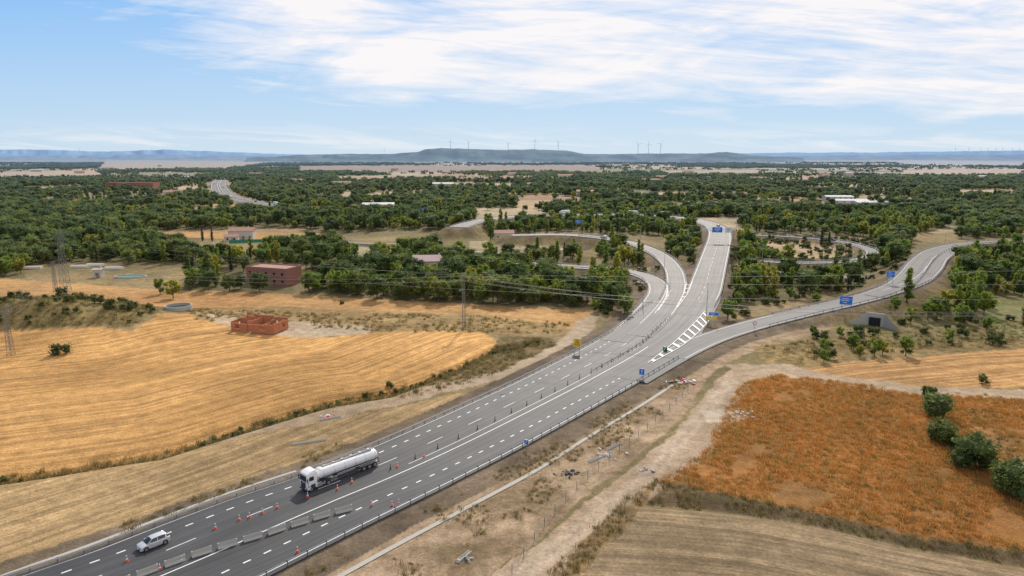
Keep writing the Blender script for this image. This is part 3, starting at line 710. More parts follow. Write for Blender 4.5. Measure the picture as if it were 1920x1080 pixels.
scat_poly([(330,585),(900,592),(1080,608),(1050,625),(740,622),(370,612)],2.2,.42,13,'weeds',weed,.9,1.6)
scat_poly([(190,1000),(560,860),(700,790),(730,800),(560,880),(380,950),(230,1005)],1.4,.45,14,'weeds',weed,.6,1.2)
scat_poly([(1120,600),(1100,520),(1280,500),(1380,440),(1650,450),(1760,540),(1500,560),(1400,600),(1360,600),(1290,500)],5.5,.42,24,'scrub',bush,.6,1.8,2.0)
def tree_at(name,mesh,u,v,s,sz=1):
    p=P(u,v);ob=bpy.data.objects.new(name,mesh);ob.location=p-Vector((0,0,.1));ob.scale=(s,s,s*sz);ob.rotation_euler=(0,0,random.random()*6.28);scene.collection.objects.link(ob)
for u,v,s in((1742,744,.5),(1757,782,.95),(1768,828,.85),(1818,874,1.15),(1906,928,1.1),(1800,842,.5)):
    tree_at('holm_oak_tree',bigb[int(u)%2],u,v,s)
for u,v,s in((1545,660,.42),(1524,632,.4),(1575,632,.35),(1600,655,.5),(1640,668,.55),(1655,665,.45),(1698,668,.6),(1612,668,.35),(1545,680,.4),(1365,600,.75),(1170,590,.8),(1175,585,.6),(1480,560,.5),(1530,572,.5),(1800,610,.75),(1780,640,.4),(1850,620,.5),(1680,565,.55),(1118,585,.5),(1710,590,.6),(1740,600,.7),(1770,590,.6)):
    tree_at('young_tree',light[int(u)%2],u,v,s)
for u,v,s in((920,452,1.15),(1540,460,1.1),(1478,548,.7),(380,452,.9),(398,452,.85),(194,440,.9),(1920,612,1),(1554,455,.8),(1590,545,.6)):
    tree_at('cypress_tree' if u!=920 else 'poplar_tree',cypr if u!=920 else popl[0],u,v,s)
for u,v,s in((1135,500,.9),(995,505,.9),(1085,500,.8),(1110,520,.8),(1140,540,.7),(1165,465,.7),(1400,470,1.1),(1405,510,.8),(1440,520,.6),(1820,600,.9),(1700,480,.6),(1660,500,.6)):
    tree_at('poplar_tree',popl[int(u)%2],u,v,s)
for u,v,s in((30,560,1.8),(122,575,2.0),(115,555,1.9),(210,580,1.8),(238,590,1.5),(110,625,1.8),(50,560,1.5),(230,575,1.4),(170,565,1.6),(733,730,.8),(1845,720,1.2),(640,570,.8),(1865,640,1.6)):
    tree_at('shrub',bush[int(u)%2],u,v,s)
tree_at('elm_tree',light[0],300,552,.7);tree_at('elm_tree',light[1],325,560,.8)
print('trees done',time.time()-T0)
# ---------------- guardrails
def guardrail(pts,side,posts=4.0):
    pts=np.asarray(pts,float);b=MB();n,_=normals(pts)
    prof=[(0,.46),(.07,.51),(0,.60),(.07,.69),(0,.75)]
    vs=[];k=len(prof)
    for i,p in enumerate(pts):
        for o,z in prof: vs.append((p[0]-n[i,0]*o*side,p[1]-n[i,1]*o*side,p[2]+z))
    fs=[(i*k+j,i*k+j+1,(i+1)*k+j+1,(i+1)*k+j) for i in range(len(pts)-1) for j in range(k-1)]
    b.add(vs,fs,M_steel)
    s=np.concatenate([[0],np.cumsum(np.hypot(*np.diff(pts[:,:2],axis=0).T))])
    for q in np.arange(0,s[-1],posts):
        c=[np.interp(q,s,pts[:,j]) for j in range(3)];b.box((c[0]+.06*side,c[1],c[2]+.25),(.12,.12,1.0),M_dsteel)
    b.build('guardrail')
Lp=np.array([mpt(.012,q) for q in np.arange(0,qat(566),3.)]);guardrail(Lp,-1,3)
Rp=np.array([mpt(.988,q) for q in np.arange(0,qat(668),3.)]);guardrail(Rp,1,3)
Mp=np.array([mpt(.485,q) for q in np.arange(qat(700),qat(590),3.)]);guardrail(Mp,1,3)
def rrail(r,off,a,b,side): 
    C=r['Cz']+r['n']*off;n=len(C);guardrail(C[int(a*n):int(b*n)],side)
rrail(rA,-4.2,.22,.9,-1);rrail(rA,4.2,.36,.9,1);rrail(rB,-4.2,.2,.85,-1);rrail(rB,4.2,.25,.9,1)
rrail(rM2,-6.7,.1,1,-1);rrail(rM2,6.7,.03,1,1);rrail(rR,4.4,.17,1,1);rrail(rR,-4.4,.2,1,-1);rrail(rR2,3.4,.1,.9,1);rrail(rL1,3.4,.05,1,1);rrail(rL1,-3.4,.05,1,-1)
rrail(rFH,-11.8,0,1,-1);rrail(rFH,0,0,1,-1);rrail(rFH,11.8,0,1,1)
gb=MB();g=catmull(np.array([list(P(u,v)) for u,v in((560,1125),(640,1080),(760,1014),(890,945),(1010,880),(1100,822),(1200,762),(1262,722))]),2.)
ribbon(g,.8,M_conc,.1,gb);gb.build('drainage_channel')
gb=MB();g=catmull(np.array([list(P(u,v)) for u,v in((-60,1105),(40,1068),(160,1026),(290,977),(420,929),(555,884))]),2.)
ribbon(g,.6,M_conc,.12,gb);gb.build('drainage_channel')
# ---------------- vehicles
def wheel(b,x,y,r,w):
    s=1 if y>0 else -1
    b.cyl((x,y-w/2,r),(x,y+w/2,r),r,M_black,n=18)
    b.cyl((x,y+s*(w/2-.02),r),(x,y+s*(w/2+.02),r),r*.6,M_alu,n=14);b.cyl((x,y+s*(w/2),r),(x,y+s*(w/2+.05),r),r*.18,M_dsteel,n=8)
def rr(x,hw,z0,z1,rad=.1,hwt=None,n=4):
    hwt=hw if hwt is None else hwt;pts=[]
    for cx,cz,a0,w in((1,1,0,hwt),(-1,1,90,hwt),(-1,-1,180,hw),(1,-1,270,hw)):
        for k in range(n):
            a=math.radians(a0+90*k/(n-1));yc=cx*(w-rad);zc=(z1-rad) if cz>0 else (z0+rad)
            pts.append((x,yc+rad*math.cos(a),zc+rad*math.sin(a)))
    return pts
def car(b,paint):
    body=[(2.12,.70,.32,.60),(2.05,.80,.22,.72),(1.85,.86,.18,.80),(1.2,.89,.18,.93),(.75,.90,.18,.98),(0,.90,.18,.99),(-1.2,.90,.18,1.0),(-1.85,.87,.2,1.0),(-2.05,.82,.26,.95),(-2.12,.74,.34,.80)]
    b.loft([rr(x,w,a,c,.1) for x,w,a,c in body],paint)
    gh=[(1.12,.80,.93,.99,.74),(.45,.82,.95,1.38,.62),(.1,.82,.95,1.46,.60),(-.9,.82,.95,1.47,.60),(-1.55,.80,.95,1.40,.58),(-1.98,.76,.95,1.05,.70)]
    b.loft([rr(x,w,a,c,.03,wt) for x,w,a,c,wt in gh],M_glass)
    b.loft([rr(x,w,a,c,.02) for x,w,a,c in((.38,.62,1.36,1.41),(.1,.62,1.43,1.49),(-.9,.62,1.45,1.50),(-1.6,.59,1.38,1.44),(-1.75,.5,1.33,1.38))],paint)
    for s in(1,-1):
        b.cyl((1.05,s*.79,.97),(.38,s*.62,1.40),.05,paint,n=6);b.cyl((-.35,s*.84,.97),(-.35,s*.62,1.45),.04,paint,n=6)
        b.cyl((-1.45,s*.83,.95),(-1.6,s*.60,1.40),.12,paint,n=6);b.box((.72,s*.98,1.02),(.16,.2,.13),paint)
        b.box((2.02,s*.62,.68),(.2,.3,.13),M_glass);b.box((-2.07,s*.68,.82),(.1,.2,.25),M_red)
        for x in(1.32,-1.3):
            b.cyl((x,s*.80,.33),(x,s*.912,.33),.38,M_black,n=18);wheel(b,x,s*.82,.32,.22)
    b.box((2.10,0,.42),(.08,1.1,.16),M_black);b.box((2.14,0,.45),(.03,.5,.11),M_white);b.box((-2.13,0,.6),(.03,.5,.11),M_white)
def on_main(s,q):
    p=mpt(s,q);d=mpt(s,q-2)-mpt(s,q+2);return Vector(p),math.atan2(d[1],d[0])
b=MB();car(b,M_car)
p,a=on_main(.105,qat(1024))
pc=Vector(G(288,1023,.5));b.build('silver_car',(pc.x,pc.y,.5),a,True,scale=.93)
b=MB()
b.loft([rr(x,w,z0,z1,.16) for x,w,z0,z1 in((8.2,1.12,.5,3.1),(8.05,1.22,.42,3.35),(7.9,1.25,.4,3.5),(6.2,1.25,.55,3.62),(6.1,1.22,.6,3.6))],M_white)
b.loft([rr(x,w,z0,z1,.04) for x,w,z0,z1 in((8.05,1.12,3.3,3.40),(7.5,1.12,3.45,3.68),(6.9,1.1,3.5,3.8),(6.15,1.1,3.5,3.85))],M_white)
b.box((8.17,0,2.55),(.12,2.12,.95),M_glass,tx=.6);b.box((8.24,0,3.14),(.25,2.2,.1),M_glass)
b.box((8.2,0,1.45),(.14,1.5,.9),M_chas);b.box((8.22,0,.68),(.18,2.35,.55),M_chas);b.box((8.29,0,1.75),(.03,.35,.2),M_alu)
for s in(1,-1):
    b.box((7.25,s*1.255,2.5),(.95,.03,.75),M_glass);b.box((8.28,s*.92,.82),(.08,.42,.22),M_white);b.cyl((8.1,s*1.28,2.6),(8.25,s*1.5,2.8),.03,M_black);b.box((8.2,s*1.5,2.45),(.12,.18,.75),M_black)
    b.box((6.95,s*1.26,1.0),(.9,.05,.8),M_chas);b.box((7.95,s*1.262,1.45),(.06,.04,.9),M_chas)
    for x in(7.35,3.75): wheel(b,x,s*1.05,.5,.36)
    b.box((7.35,s*1.15,1.12),(1.25,.28,.1),M_chas);b.box((3.75,s*1.05,1.10),(1.3,.55,.08),M_chas)
    b.box((5.6,s*.95,.75),(1.3,.5,.6),M_alu)
    for x in(-4.1,-5.4,-6.7): wheel(b,x,s*1.05,.5,.36)
    b.box((-5.4,s*1.1,1.1),(4.1,.45,.06),M_alu)
    b.box((-.6,s*1.12,.85),(4.6,.06,.6),M_chas);b.box((2.4,s*.8,.7),(.12,.12,1.0),M_dsteel)
    b.cyl((1.8,s*1.2,1.55),(-7.3,s*1.2,1.45),.05,M_alu)
    b.box((-7.75,s*.95,.95),(.08,.4,.2),M_red)
b.box((5.6,0,.85),(4.6,.8,.28),M_chas);b.box((-2.8,0,1.05),(9.8,.9,.22),M_chas);b.box((4.0,0,1.15),(1.2,.9,.2),M_chas)
def ell(x,k,n=22,cz=2.42,ry=1.22,rz=1.02): return [(x,ry*k*math.cos(2*math.pi*i/n),cz+rz*k*math.sin(2*math.pi*i/n)) for i in range(n)]
xs=[(5.35,.55),(5.28,.8),(5.12,.94),(4.9,1.0)]
b.loft([ell(x,k,cz=2.50) for x,k in xs]+[ell(x,1,cz=2.5-.02*(4.9-x)) for x in np.linspace(4.8,-7.2,8)]+[ell(x,k,cz=2.26) for x,k in((-7.4,.95),(-7.55,.8),(-7.62,.55))],M_tank)
for x in np.linspace(4.6,-7.0,6): 
    b.loft([ell(x+.05,1.012,cz=2.5-.02*(4.9-x)),ell(x-.05,1.012,cz=2.5-.02*(4.9-x))],M_alu)
b.box((-1.2,0,3.48),(11.4,.7,.06),M_dsteel)
for s in(1,-1):
    b.cyl((4.5,s*.45,3.85),(-6.9,s*.45,3.65),.03,M_alu,n=5)
    for x in np.linspace(4.5,-6.9,7): b.cyl((x,s*.45,3.4),(x,s*.45,3.75),.025,M_alu,n=5)
for x in np.linspace(3.8,-6,6): b.cyl((x,0,3.4),(x,0,3.62),.27,M_alu,n=12)
b.box((-7.7,0,.75),(.15,2.4,.18),M_dsteel);b.box((-7.72,0,1.3),(.1,1.9,.5),M_chas);b.box((3.3,0,1.35),(1.6,1.0,.22),M_dsteel)
tp=Vector(G(642,893,.5));p,a=on_main(.25,qat(893));b.build('tanker_truck',(tp.x,tp.y,.5),a,True,scale=.86)
def onroad(r,u,v):
    p=np.array(G(u,v,r['zf']));C=r['Cz'];i=int(np.argmin(np.hypot(C[:,0]-p[0],C[:,1]-p[1])));i=max(1,min(len(C)-2,i));d=C[i+1]-C[i-1];return C[i],math.atan2(d[1],d[0]),r['n'][i]
for r,u,v,o in((rM2,1185,403,-3),(rFH,440,372,5),(rFH,413,352,-6),(rM2,1060,403,3),(rFH,411,345,6),(rFH,505,385,-6),(rM2,1240,406,3)):
    c,a,nn=onroad(r,u,v);c=c+nn*o
    b=MB();b.box((0,0,2.1),(7,2.4,2.6),M_white);b.box((4.3,0,1.5),(1.5,2.2,2.0),M_white,tx=.75);b.box((5.0,0,1.9),(.3,1.9,.7),M_glass);b.box((0,0,.65),(8,2,.3),M_chas)
    for s in(1,-1):
        for x in(-2.4,3.8): wheel(b,x,s*.95,.45,.3)
    b.build('delivery_truck',tuple(c),a)
for r,u,v,o,mt,nm in((rFH,530,387,4,M_white,'white_car'),(rFH,480,379,-5,M_chas,'dark_car'),(rFH,423,362,5,M_white,'white_car'),(rFH,558,391,6,M_red,'red_car'),(rFH,448,374,-7,M_white,'white_car'),(rM2,1120,402,3,M_chas,'dark_car'),(rM2,1010,405,-3,M_white,'white_car'),(rM2,1340,424,3,M_car,'silver_car'),(rB,1130,447,1,M_white,'white_car'),(rL1,1560,452,1,M_chas,'dark_car')):
    c,a,nn=onroad(r,u,v);b=MB();car(b,mt);b.build(nm,tuple(c+nn*o),a,True)
# ---------------- cones, barriers
def cone():
    b=MB();b.box((0,0,.02),(.42,.42,.05),M_orange);r=[.17,.135,.10,.07,.035];z=[.04,.24,.42,.60,.80];ms=[M_orange,M_white,M_orange,M_white]
    for i in range(4): b.cyl((0,0,z[i]),(0,0,z[i+1]),r[i],ms[i],r[i+1],12)
    return b
for u,v in((238,1052),(341,1052),(300,1068),(404,991),(449,975),(468,970),(492,962),(520,952),(577,932),(633,918),(697,948),(735,948),(748,945),(660,905),(745,875),(795,856),(558,1035)):
    p=G(u,v,.5);cone().build('traffic_cone',p,random.random(),scale=1.05)
bp_=catmull(GP([(200,1108),(270,1077),(340,1052),(400,1032),(450,1018),(500,1003),(560,984),(610,968),(682,950)],.5),.25)
s=0
while s<len(bp_)-12:
    p=(bp_[s]+bp_[s+12])/2;d=bp_[s+12]-bp_[s];b=MB()
    prof=[(-.3,0),(-.3,.08),(-.14,.32),(-.08,.82),(.08,.82),(.14,.32),(.3,.08),(.3,0)]
    b.loft([[(x,y,z) for y,z in prof] for x in(-1.25,1.25)],M_conc);b.box((0,0,.84),(2.1,.05,.03),M_dsteel)
    b.build('concrete_barrier',tuple(p),math.atan2(d[1],d[0])+random.uniform(-.05,.05));s+=13
for q in np.arange(qat(880),qat(600),5.5):
    p=mpt(.465 if q<qat(700) else .47,q);b=MB();b.cyl((0,0,0),(0,0,.06),.2,M_black,n=10);b.cyl((0,0,.05),(0,0,.95),.075,M_black,.06,8);b.cyl((0,0,.6),(0,0,.8),.085,M_orange,n=8)
    b.build('delineator_post',tuple(p))
# ---------------- signs
def sign(name,u,v,w,h,ph,mat,extra=None,rz=0,posts=2):
    p=P(u,v);b=MB()
    for x in ((-w*.32,w*.32) if posts==2 else (0,)): b.cyl((x,.08,-.3),(x,.08,ph+h),.07 if posts==2 else .05,M_steel)
    b.box((0,0,ph+h/2),(w,.06,h),M_white);b.box((0,-.02,ph+h/2),(w-.12,.06,h-.12),mat);b.box((0,.045,ph+h/2),(w-.02,.03,h-.02),M_steel)
    if extra: extra(b,w,h,ph)
    b.build(name,tuple(p),rz)
def arrow(b,w,h,ph,x=0):
    b.box((x,-.06,ph+h*.42),(w*.1,.02,h*.5),M_white);b.add([(x-w*.18,-.065,ph+h*.62),(x+w*.18,-.065,ph+h*.62),(x,-.065,ph+h*.88)],[(0,1,2)],M_white)
def bars(b,w,h,ph):
    for k,(z,l) in enumerate(((.72,.5),(.48,.6),(.25,.3))): b.box((-w*.08,-.06,ph+h*z),(w*l,.02,h*.06),M_white)
def diag(b,w,h,ph):
    b.cyl((-w*.3,-.07,ph+h*.2),(w*.25,-.07,ph+h*.75),.05*h,M_white,n=4);b.box((-w*.05,-.06,ph+h*.8),(w*.4,.02,h*.08),M_white)
sign('motorway_sign',1203,712,1.3,1.5,1.2,M_blue,arrow,-.5,posts=1)
sign('motorway_sign',987,842,.9,.9,.9,M_blue,diag,-.5,posts=1)
sign('direction_sign',1585,580,3.8,2.8,1.8,M_blue,bars,-.3)
sign('direction_sign',1668,535,2.8,2.2,3,M_blue,bars,-.2)
sign('direction_sign',1337,610,3.0,1.1,3.1,M_blue,bars,-.1)
sign('direction_sign',1333,610,3.4,1.3,1.6,M_yel,bars,-.1)
sign('direction_sign',793,412,8,4.5,5,M_blue,bars)
sign('direction_sign',455,362,9,5,3,M_blue,bars);sign('direction_sign',515,378,7,4,3,M_blue,bars);sign('direction_sign',1085,432,5,2.2,5,M_blue,bars)
def tri(b,w,h,ph):
    z=ph
    b.add([(-w*.4,-.06,z+h*.18),(w*.4,-.06,z+h*.18),(0,-.06,z+h*.88)],[(0,1,2)],M_red)
    b.add([(-w*.26,-.07,z+h*.26),(w*.26,-.07,z+h*.26),(0,-.07,z+h*.72)],[(0,1,2)],M_yel);b.box((0,-.08,z+h*.45),(w*.06,.01,h*.2),M_black);b.box((0,-.08,z+h*.31),(w*.06,.01,h*.05),M_black)
sign('warning_sign',1082,664,2.0,2.3,2.0,M_yel,tri,-.3)
c,a,nn=onroad(rM2,1350,455);b=MB();b.cyl((-9.5,0,-1),(-9.5,0,8.2),.18,M_steel);b.cyl((-9.5,0,7.6),(8,0,7.6),.11,M_steel);b.cyl((-9.5,0,6.6),(8,0,6.6),.11,M_steel)
for k in range(11): b.cyl((-9.5+k*1.55,0,6.6 if k%2 else 7.6),(-7.95+k*1.55,0,7.6 if k%2 else 6.6),.06,M_steel)
b.cyl((8,0,-1),(8,0,8.2),.18,M_steel)
for x,w,mt in((-1.2,5.6,M_blue),(4.9,3.6,M_white)):
    b.box((x,-.35,7.1),(w,.1,3.0),M_white);b.box((x,-.42,7.1),(w-.2,.08,2.8),mt)
    for z,l in((7.9,.5),(7.2,.65),(6.5,.3)): b.box((x,-.48,z),(w*l,.04,.2),M_white if mt is M_blue else M_blue)
b.build('sign_gantry',(c[0],c[1],c[2]),-.12)
p=P(1414,622);b=MB();b.cyl((0,0,0),(0,0,2.8),.05,M_steel);b.cyl((0,-.06,2.6),(0,-.1,2.6),.6,M_red,n=20);b.cyl((0,-.1,2.6),(0,-.12,2.6),.45,M_white,n=20);b.build('speed_limit_sign',tuple(p))
p=Vector(G(1247,658,.5));b=MB();b.cyl((0,0,0),(0,0,1.4),.75,M_green,.7,16);b.cyl((0,0,1.4),(0,0,1.5),.72,M_green,.45,16);b.add([(-.5,-.77,.5),(0,-.77,1.2),(-.25,-.77,1.2),(-.75,-.75,.5)],[(0,1,2,3)],M_white);b.build('gore_bollard',tuple(p),scale=.8)
def lamp(u,v,h,rz,double=False):
    p=P(u,v);b=MB();b.cyl((0,0,-.3),(0,0,h),.13,M_steel,.07,8);b.box((0,0,.1),(.4,.4,.3),M_conc)
    for s in((1,-1) if double else (1,)):
        b.cyl((0,0,h),(s*1.6,0,h+.35),.05,M_steel,n=6);b.box((s*1.95,0,h+.38),(.8,.3,.13),M_steel,tx=.8)
    b.build('street_lamp',tuple(p),rz)
for u,v,h,d in((1324,600,12,1),(1366,510,12,0),(1290,470,11,0),(1245,520,11,0),(1428,500,11,0),(1640,505,11,0),(1530,455,12,0),(1380,435,12,0),(1200,470,11,0),(1600,520,10,0),(1685,470,11,0),(1480,460,12,0),(1770,470,10,0),(975,480,11,0),(1060,470,11,0),(1500,540,10,0),(1120,450,11,0),(1205,580,9,0)):
    lamp(u,v,h,random.uniform(-.6,.6)+math.pi*(random.random()<.5),bool(d))
# ---------------- pylons and lines
def lattice(u,v,h,w0,w1,arms,name='lattice_pylon',t=.09,n=9):
    p=P(u,v);b=MB();w=lambda z:(w0+(w1-w0)*z/h)/2;lv=[h*(1-(1-i/n)**1.15) for i in range(n+1)]
    cs=((1,1),(-1,1),(-1,-1),(1,-1))
    for i in range(n):
        z0,z1=lv[i],lv[i+1];a,c=w(z0),w(z1)
        for k in range(4):
            x0,y0=cs[k];x1,y1=cs[(k+1)%4]
            b.cyl((x0*a,y0*a,z0),(x0*c,y0*c,z1),t,M_dsteel,n=4);b.cyl((x0*a,y0*a,z0),(x1*c,y1*c,z1),t*.6,M_dsteel,n=4);b.cyl((x1*a,y1*a,z0),(x0*c,y0*c,z1),t*.6,M_dsteel,n=4);b.cyl((x0*c,y0*c,z1),(x1*c,y1*c,z1),t*.6,M_dsteel,n=4)
    tips=[]
    for z,l in arms:
        for s in(1,-1):
            b.cyl((s*w(z),0,z),(s*l,0,z),t*.8,M_dsteel,n=4);b.cyl((s*w(z),0,z+1.2),(s*l,0,z),t*.6,M_dsteel,n=4)
            b.cyl((s*l,0,z),(s*l,0,z-.9),.07,M_glass,n=6);tips.append(Vector((s*l,0,z-.9)))
    b.build(name,tuple(p),0);return [p+q for q in tips]
A1=lattice(125,556,25,2.8,.9,((19,3),(21.5,3.6),(24,2.6)),t=.06)
A2=lattice(105,548,12,1.2,.6,((10.5,1.6),(11.8,1.3)),t=.05)
A3=lattice(15,624,13,1.3,.6,((11.5,1.8),(12.8,1.3)),t=.05)
A4=lattice(870,617,17.5,1.0,.6,((16,1.3),(17.3,1.1)),t=.06,n=12)
def wire(a,bb,sag,b,r=.03):
    n=12;pr=None
    for i in range(n+1):
        t=i/n;q=a.lerp(bb,t);q=Vector((q.x,q.y,q.z-4*sag*t*(1-t)))
        if pr is not None:b.cyl(pr,q,r,M_dsteel,n=3)
        pr=q
wb=MB()
FR=[Vector(G(2100,590,16))+Vector((0,k*1.5,0)) for k in range(4)]
for i in range(4): wire(A4[i],FR[i],4,wb);wire(A2[i],A4[i],3,wb);wire(A3[i],A2[i],1.5,wb)
B1=[Vector(G(2000,560,24))+Vector((0,0,k%3*3)) for k in range(6)]
for i in range(0,6,2): wire(A1[i],B1[i],6,wb);wire(A1[i],A1[i]+Vector((-160,40,-2)),4,wb)
wb.build('power_lines')
# ---------------- buildings
def wallbox(b,x,y,w,h,t,mat,ang=0,op=()):
    segs=[];cur=-w/2
    for ox,ow,z0,z1 in sorted(op):
        segs.append((cur,ox-ow/2,0,h));segs.append((ox-ow/2,ox+ow/2,0,z0));segs.append((ox-ow/2,ox+ow/2,z1,h));cur=ox+ow/2
    segs.append((cur,w/2,0,h));ca,sa=math.cos(ang),math.sin(ang)
    for a,c,z0,z1 in segs:
        if c-a>.02 and z1-z0>.02:
            m=(a+c)/2;zt=z1+(random.uniform(-.5,.25) if z1>=h else 0)
            b.box((x+m*ca,y+m*sa,(z0+zt)/2),(c-a,t,zt-z0),mat,ang)
p=P(488,618);b=MB();k=math.pi/2
wallbox(b,0,-4,14,3.0,.3,M_brick,0,((-5,1.4,1,2.3),(-1,1.2,0,2.3),(3.5,1.6,.9,2.2)))
wallbox(b,0,4,14,3.6,.3,M_brick,0,((-4,1.2,1,2.2),(3,1.2,0,2.3)))
wallbox(b,-7,0,7.7,3.3,.3,M_brick,k,((0,1.3,1,2.2),));wallbox(b,7,0,7.7,2.8,.3,M_brick,k,((1.5,1.2,1,2.1),))
wallbox(b,-1.5,0,7.7,3.4,.25,M_brick,k,((-1,1.1,0,2.2),));wallbox(b,3,0,7.7,2.6,.25,M_brick,k,((1,1.1,0,2.2),))
wallbox(b,-4.2,0,5,3.8,.25,M_brick,0,((0,1,0,2.1),))
b.box((-6,3.6,3.9),(1.2,.5,.9),M_brick);b.box((5.5,2,.35),(2.5,3,.7),M_brick,.4,.6,.6);b.box((0,0,.03),(14,8,.1),M_conc)
b.build('ruined_brick_house',tuple(p),-.25)
def house(name,u,v,w,d,h,rh,wall,roof,rz,win=4):
    p=P(u,v);b=MB();b.box((0,0,h/2-.3),(w,d,h+.6),wall)
    if rh>0:
        o=.4;vs=[(-w/2-o,-d/2-o,h+.01),(w/2+o,-d/2-o,h+.01),(w/2+o,d/2+o,h+.01),(-w/2-o,d/2+o,h+.01),(-w/2-o,0,h+rh),(w/2+o,0,h+rh)]
        b.add(vs,[(0,1,5,4),(2,3,4,5),(1,2,5),(3,0,4),(3,2,1,0)],roof);b.box((w*.25,d*.15,h+rh*.9),(.7,.7,1.2),wall)
    else:
        b.box((0,0,h+.11),(w+.3,d+.3,.2),roof)
        for s in(1,-1): b.box((0,s*(d/2),h+.42),(w+.34,.25,.5),wall);b.box((s*(w/2),0,h+.42),(.25,d-.3,.5),wall)
    fl=max(1,int(h/3))
    for f in range(fl):
        for i in range(win):
            x=-w/2+w*(i+.5)/win;b.box((x,-d/2-.01,1.6+3*f),(1.1,.06,1.2),M_void);b.box((x,-d/2-.05,.95+3*f),(1.3,.12,.1),M_conc)
    b.box((w*.1,-d/2-.02,1.05),(1.1,.08,2.1),M_wood)
    b.build(name,tuple(p),rz)
house('brick_farmhouse',515,530,20,10,6.5,0,M_brickp,M_roof,-.35,5)
house('tiled_house',808,514,15,10,6.5,2.2,M_plast,M_pink,0.1)
house('tiled_house',455,448,15,9,5.5,2,M_plast,M_roof,.1);house('tiled_house',435,452,8,6,3,1.3,M_plast,M_roof,.2,2)
house('farm_building',249,356,75,20,11,0,M_brickp,M_roof,0,12);house('tiled_house',325,372,20,12,8,2.5,M_plast,M_roof,.1)
house('storage_shed',710,394,30,16,6,1.5,M_plast,M_shed,.15,5);house('tiled_house',945,448,12,8,4,1.8,M_plast,M_roof,.1,3)
house('tiled_house',186,520,3.5,3,3.6,.5,M_plast,M_plast,0,1)
for i,(u,v,w) in enumerate(((1590,386,36),(1640,390,40),(1570,378,30))): house('farm_shed',u,v,w,16,6,1.3,M_shed,M_shed,-.08,5)
for u,v in((150,325),(205,318),(70,322),(880,340),(1000,352),(1220,345),(1240,338),(1545,332),(1590,330),(1750,345),(960,330),(560,345),(640,352),(1100,368),(830,355),(1330,352),(90,310),(300,312),(740,320),(1060,335),(1420,340),(1840,336),(480,330),(350,340),(1290,326)):
    house('distant_house',u,v,random.uniform(14,40),12,random.uniform(6,9),2,M_plast,random.choice((M_roof,M_shed,M_roof)),random.uniform(-.4,.4),5)
p=P(335,582);b=MB();n=24
b.loft([[(R*math.cos(2*math.pi*i/n),R*math.sin(2*math.pi*i/n),Z) for i in range(n)] for R,Z in((4.1,-.3),(4.1,1.7),(3.8,1.7),(3.8,.6))],M_conc,False)
b.cyl((0,0,.4),(0,0,.75),3.85,M_water,n=24);b.build('round_cistern',tuple(p))
p=P(245,520);b=MB();b.loft([[(R*1.8*math.cos(2*math.pi*i/n),R*math.sin(2*math.pi*i/n),Z) for i in range(n)] for R,Z in((4,-.3),(3.8,.7),(3.5,.7),(3.5,.3))],M_conc,False);b.loft([[(3.55*1.8*math.cos(2*math.pi*i/n),3.55*math.sin(2*math.pi*i/n),Z) for i in range(n)] for Z in(.2,.4)],M_pond);b.build('irrigation_pond',tuple(p))
b=MB();p=P(430,457);pe=P(512,455);d=pe-p
for i in range(12): b.cyl((d.x*i/11,d.y*i/11,0),(d.x*i/11,d.y*i/11,2.2),.05,M_steel,n=5)
b.box((d.x/2,d.y/2,1.1),(d.length,.04,2),M_net,math.atan2(d.y,d.x));b.build('netting_fence',tuple(p))
for u,v in((60,504),(150,502),(180,499),(215,505)):
    b=MB();n=9;b.loft([[(x,1.6*math.cos(math.pi*i/(n-1)),.1+1.3*math.sin(math.pi*i/(n-1))) for i in range(n)] for x in(-4,4)],M_plast);b.build('greenhouse_tunnel',tuple(P(u,v)),random.uniform(-.3,.3))
p=P(1640,602);b=MB();b.box((0,.3,1.8),(5.0,.5,4.6),M_conc);b.box((0,0,1.2),(3.2,.3,3.0),M_void)
b.add([(-2.5,0,4.1),(-7.5,-3,.2),(-7.5,-3,-.5),(-2.5,0,-.5)],[(0,1,2,3)],M_conc);b.add([(2.5,0,4.1),(7.5,-3.5,.2),(7.5,-3.5,-.5),(2.5,0,-.5)],[(0,3,2,1)],M_conc)
b.build('underpass_headwall',tuple(p),-.6)
def rubble(u,v,n,sp,mats,name='rubble_pile',smax=.8):
    p=P(u,v);b=MB();r=random
    for _ in range(n):
        b.box((r.gauss(0,sp),r.gauss(0,sp*.6),r.uniform(0,.25)),(r.uniform(.2,smax),r.uniform(.2,smax),r.uniform(.1,.4)),r.choice(mats),r.random()*3,r.uniform(.5,1),r.uniform(.5,1),r.uniform(-.5,.5))
    b.build(name,tuple(p))
rubble(1283,716,26,1.6,(M_red,M_white,M_white,M_conc),'barrier_debris',1.3)
rubble(1070,888,22,.8,(M_black,M_dsteel,M_chas));rubble(1135,855,16,1.8,(M_conc,M_plast));rubble(870,1050,12,.7,(M_dsteel,M_conc))
rubble(1390,778,14,1.8,(M_conc,M_plast));rubble(615,780,10,1,(M_red,M_white));rubble(940,742,6,.6,(M_black,M_chas));rubble(1220,880,8,1.0,(M_conc,))
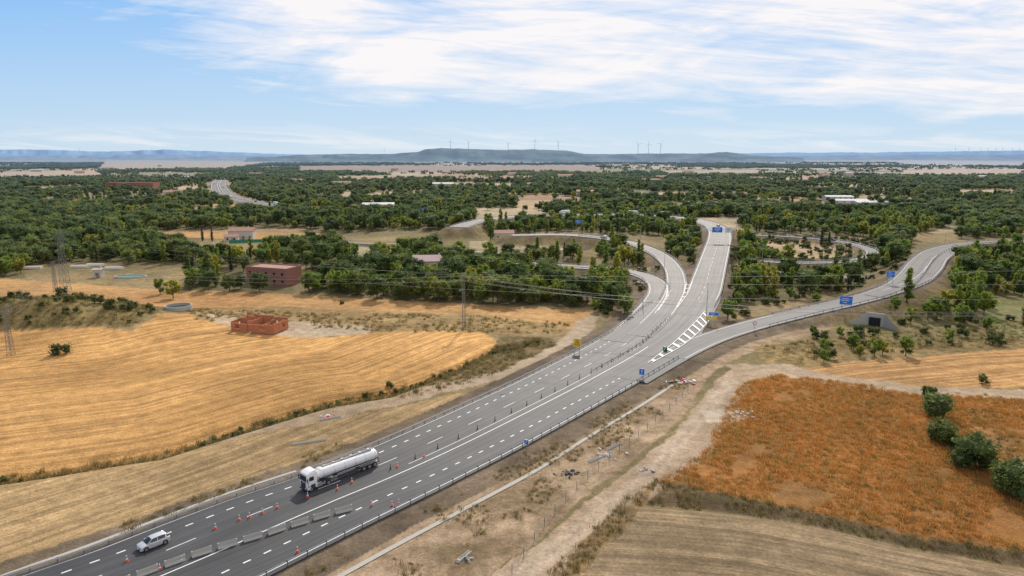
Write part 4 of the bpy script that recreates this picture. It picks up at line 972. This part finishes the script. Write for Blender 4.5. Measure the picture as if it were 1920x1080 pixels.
for u,v,rz,l in((1125,858,.75,6),(1150,838,.8,4),(620,785,.5,4),(870,1045,1.0,3),(580,830,.4,6)):
    b=MB();b.loft([[(x,.3,0),(x,.26,.3),(x,.2,.3),(x,.15,.1),(x,-.15,.1),(x,-.2,.3),(x,-.26,.3),(x,-.3,0)] for x in(-l/2,l/2)],M_conc);b.build('concrete_culvert_section',tuple(P(u,v)),rz)
fp=catmull(np.array([list(P(u,v)) for u,v in((960,1075),(1040,960),(1120,880),(1230,790),(1300,725))]),4.);b=MB()
for q in fp: b.cyl((q[0],q[1],q[2]-.2),(q[0],q[1],q[2]+1.3),.05,M_dsteel,n=5)
for z in(.5,.9,1.25):
    for i in range(len(fp)-1): b.cyl((fp[i][0],fp[i][1],fp[i][2]+z),(fp[i+1][0],fp[i+1][1],fp[i+1][2]+z),.015,M_dsteel,n=3)
b.build('wire_fence')
def turbine(u,vb,h,r,rot,k_=1.):
    x=(u-960)/F*r;zb=(V0-vb)/F*r+H-8;b=MB();b.cyl((0,0,0),(0,0,h),2.4*k_,M_turb,1.5*k_,8);b.box((0,1,h+1.5),(3,9,3.4),M_turb);b.cyl((0,-5,h+1.5),(0,-8,h+1.5),1.8,M_turb,.6,8)
    for k in range(3):
        a=rot+k*2.094;d=Vector((math.sin(a),0,math.cos(a)));e=Vector((math.cos(a),0,-math.sin(a)));c=Vector((0,-6.5,h+1.5));L_=h*.5
        b.add([c+e*.8,c+d*L_*.25+e*2.0,c+d*L_,c+d*L_*.25-e*.9,c-e*.8],[(0,1,2,3,4)],M_turb);b.cyl(c,c+d*L_*.98,.8,M_turb,.25,5)
    b.build('wind_turbine',(x,r,zb))
for u,v,h in((847,279,75),(880,280,72),(953,281,66),(1002,280,85),(1045,282,80),(1192,288,95),(1211,288,95),(1233,288,98)): turbine(u,v,h,6850,random.random()*2)
for u in(1775,1800,1822,1835,1850,1862,1880,1893,165,298,725): turbine(u,284 if u>1000 else 285,60,13000,random.random()*2,1.2)
print('done',time.time()-T0)
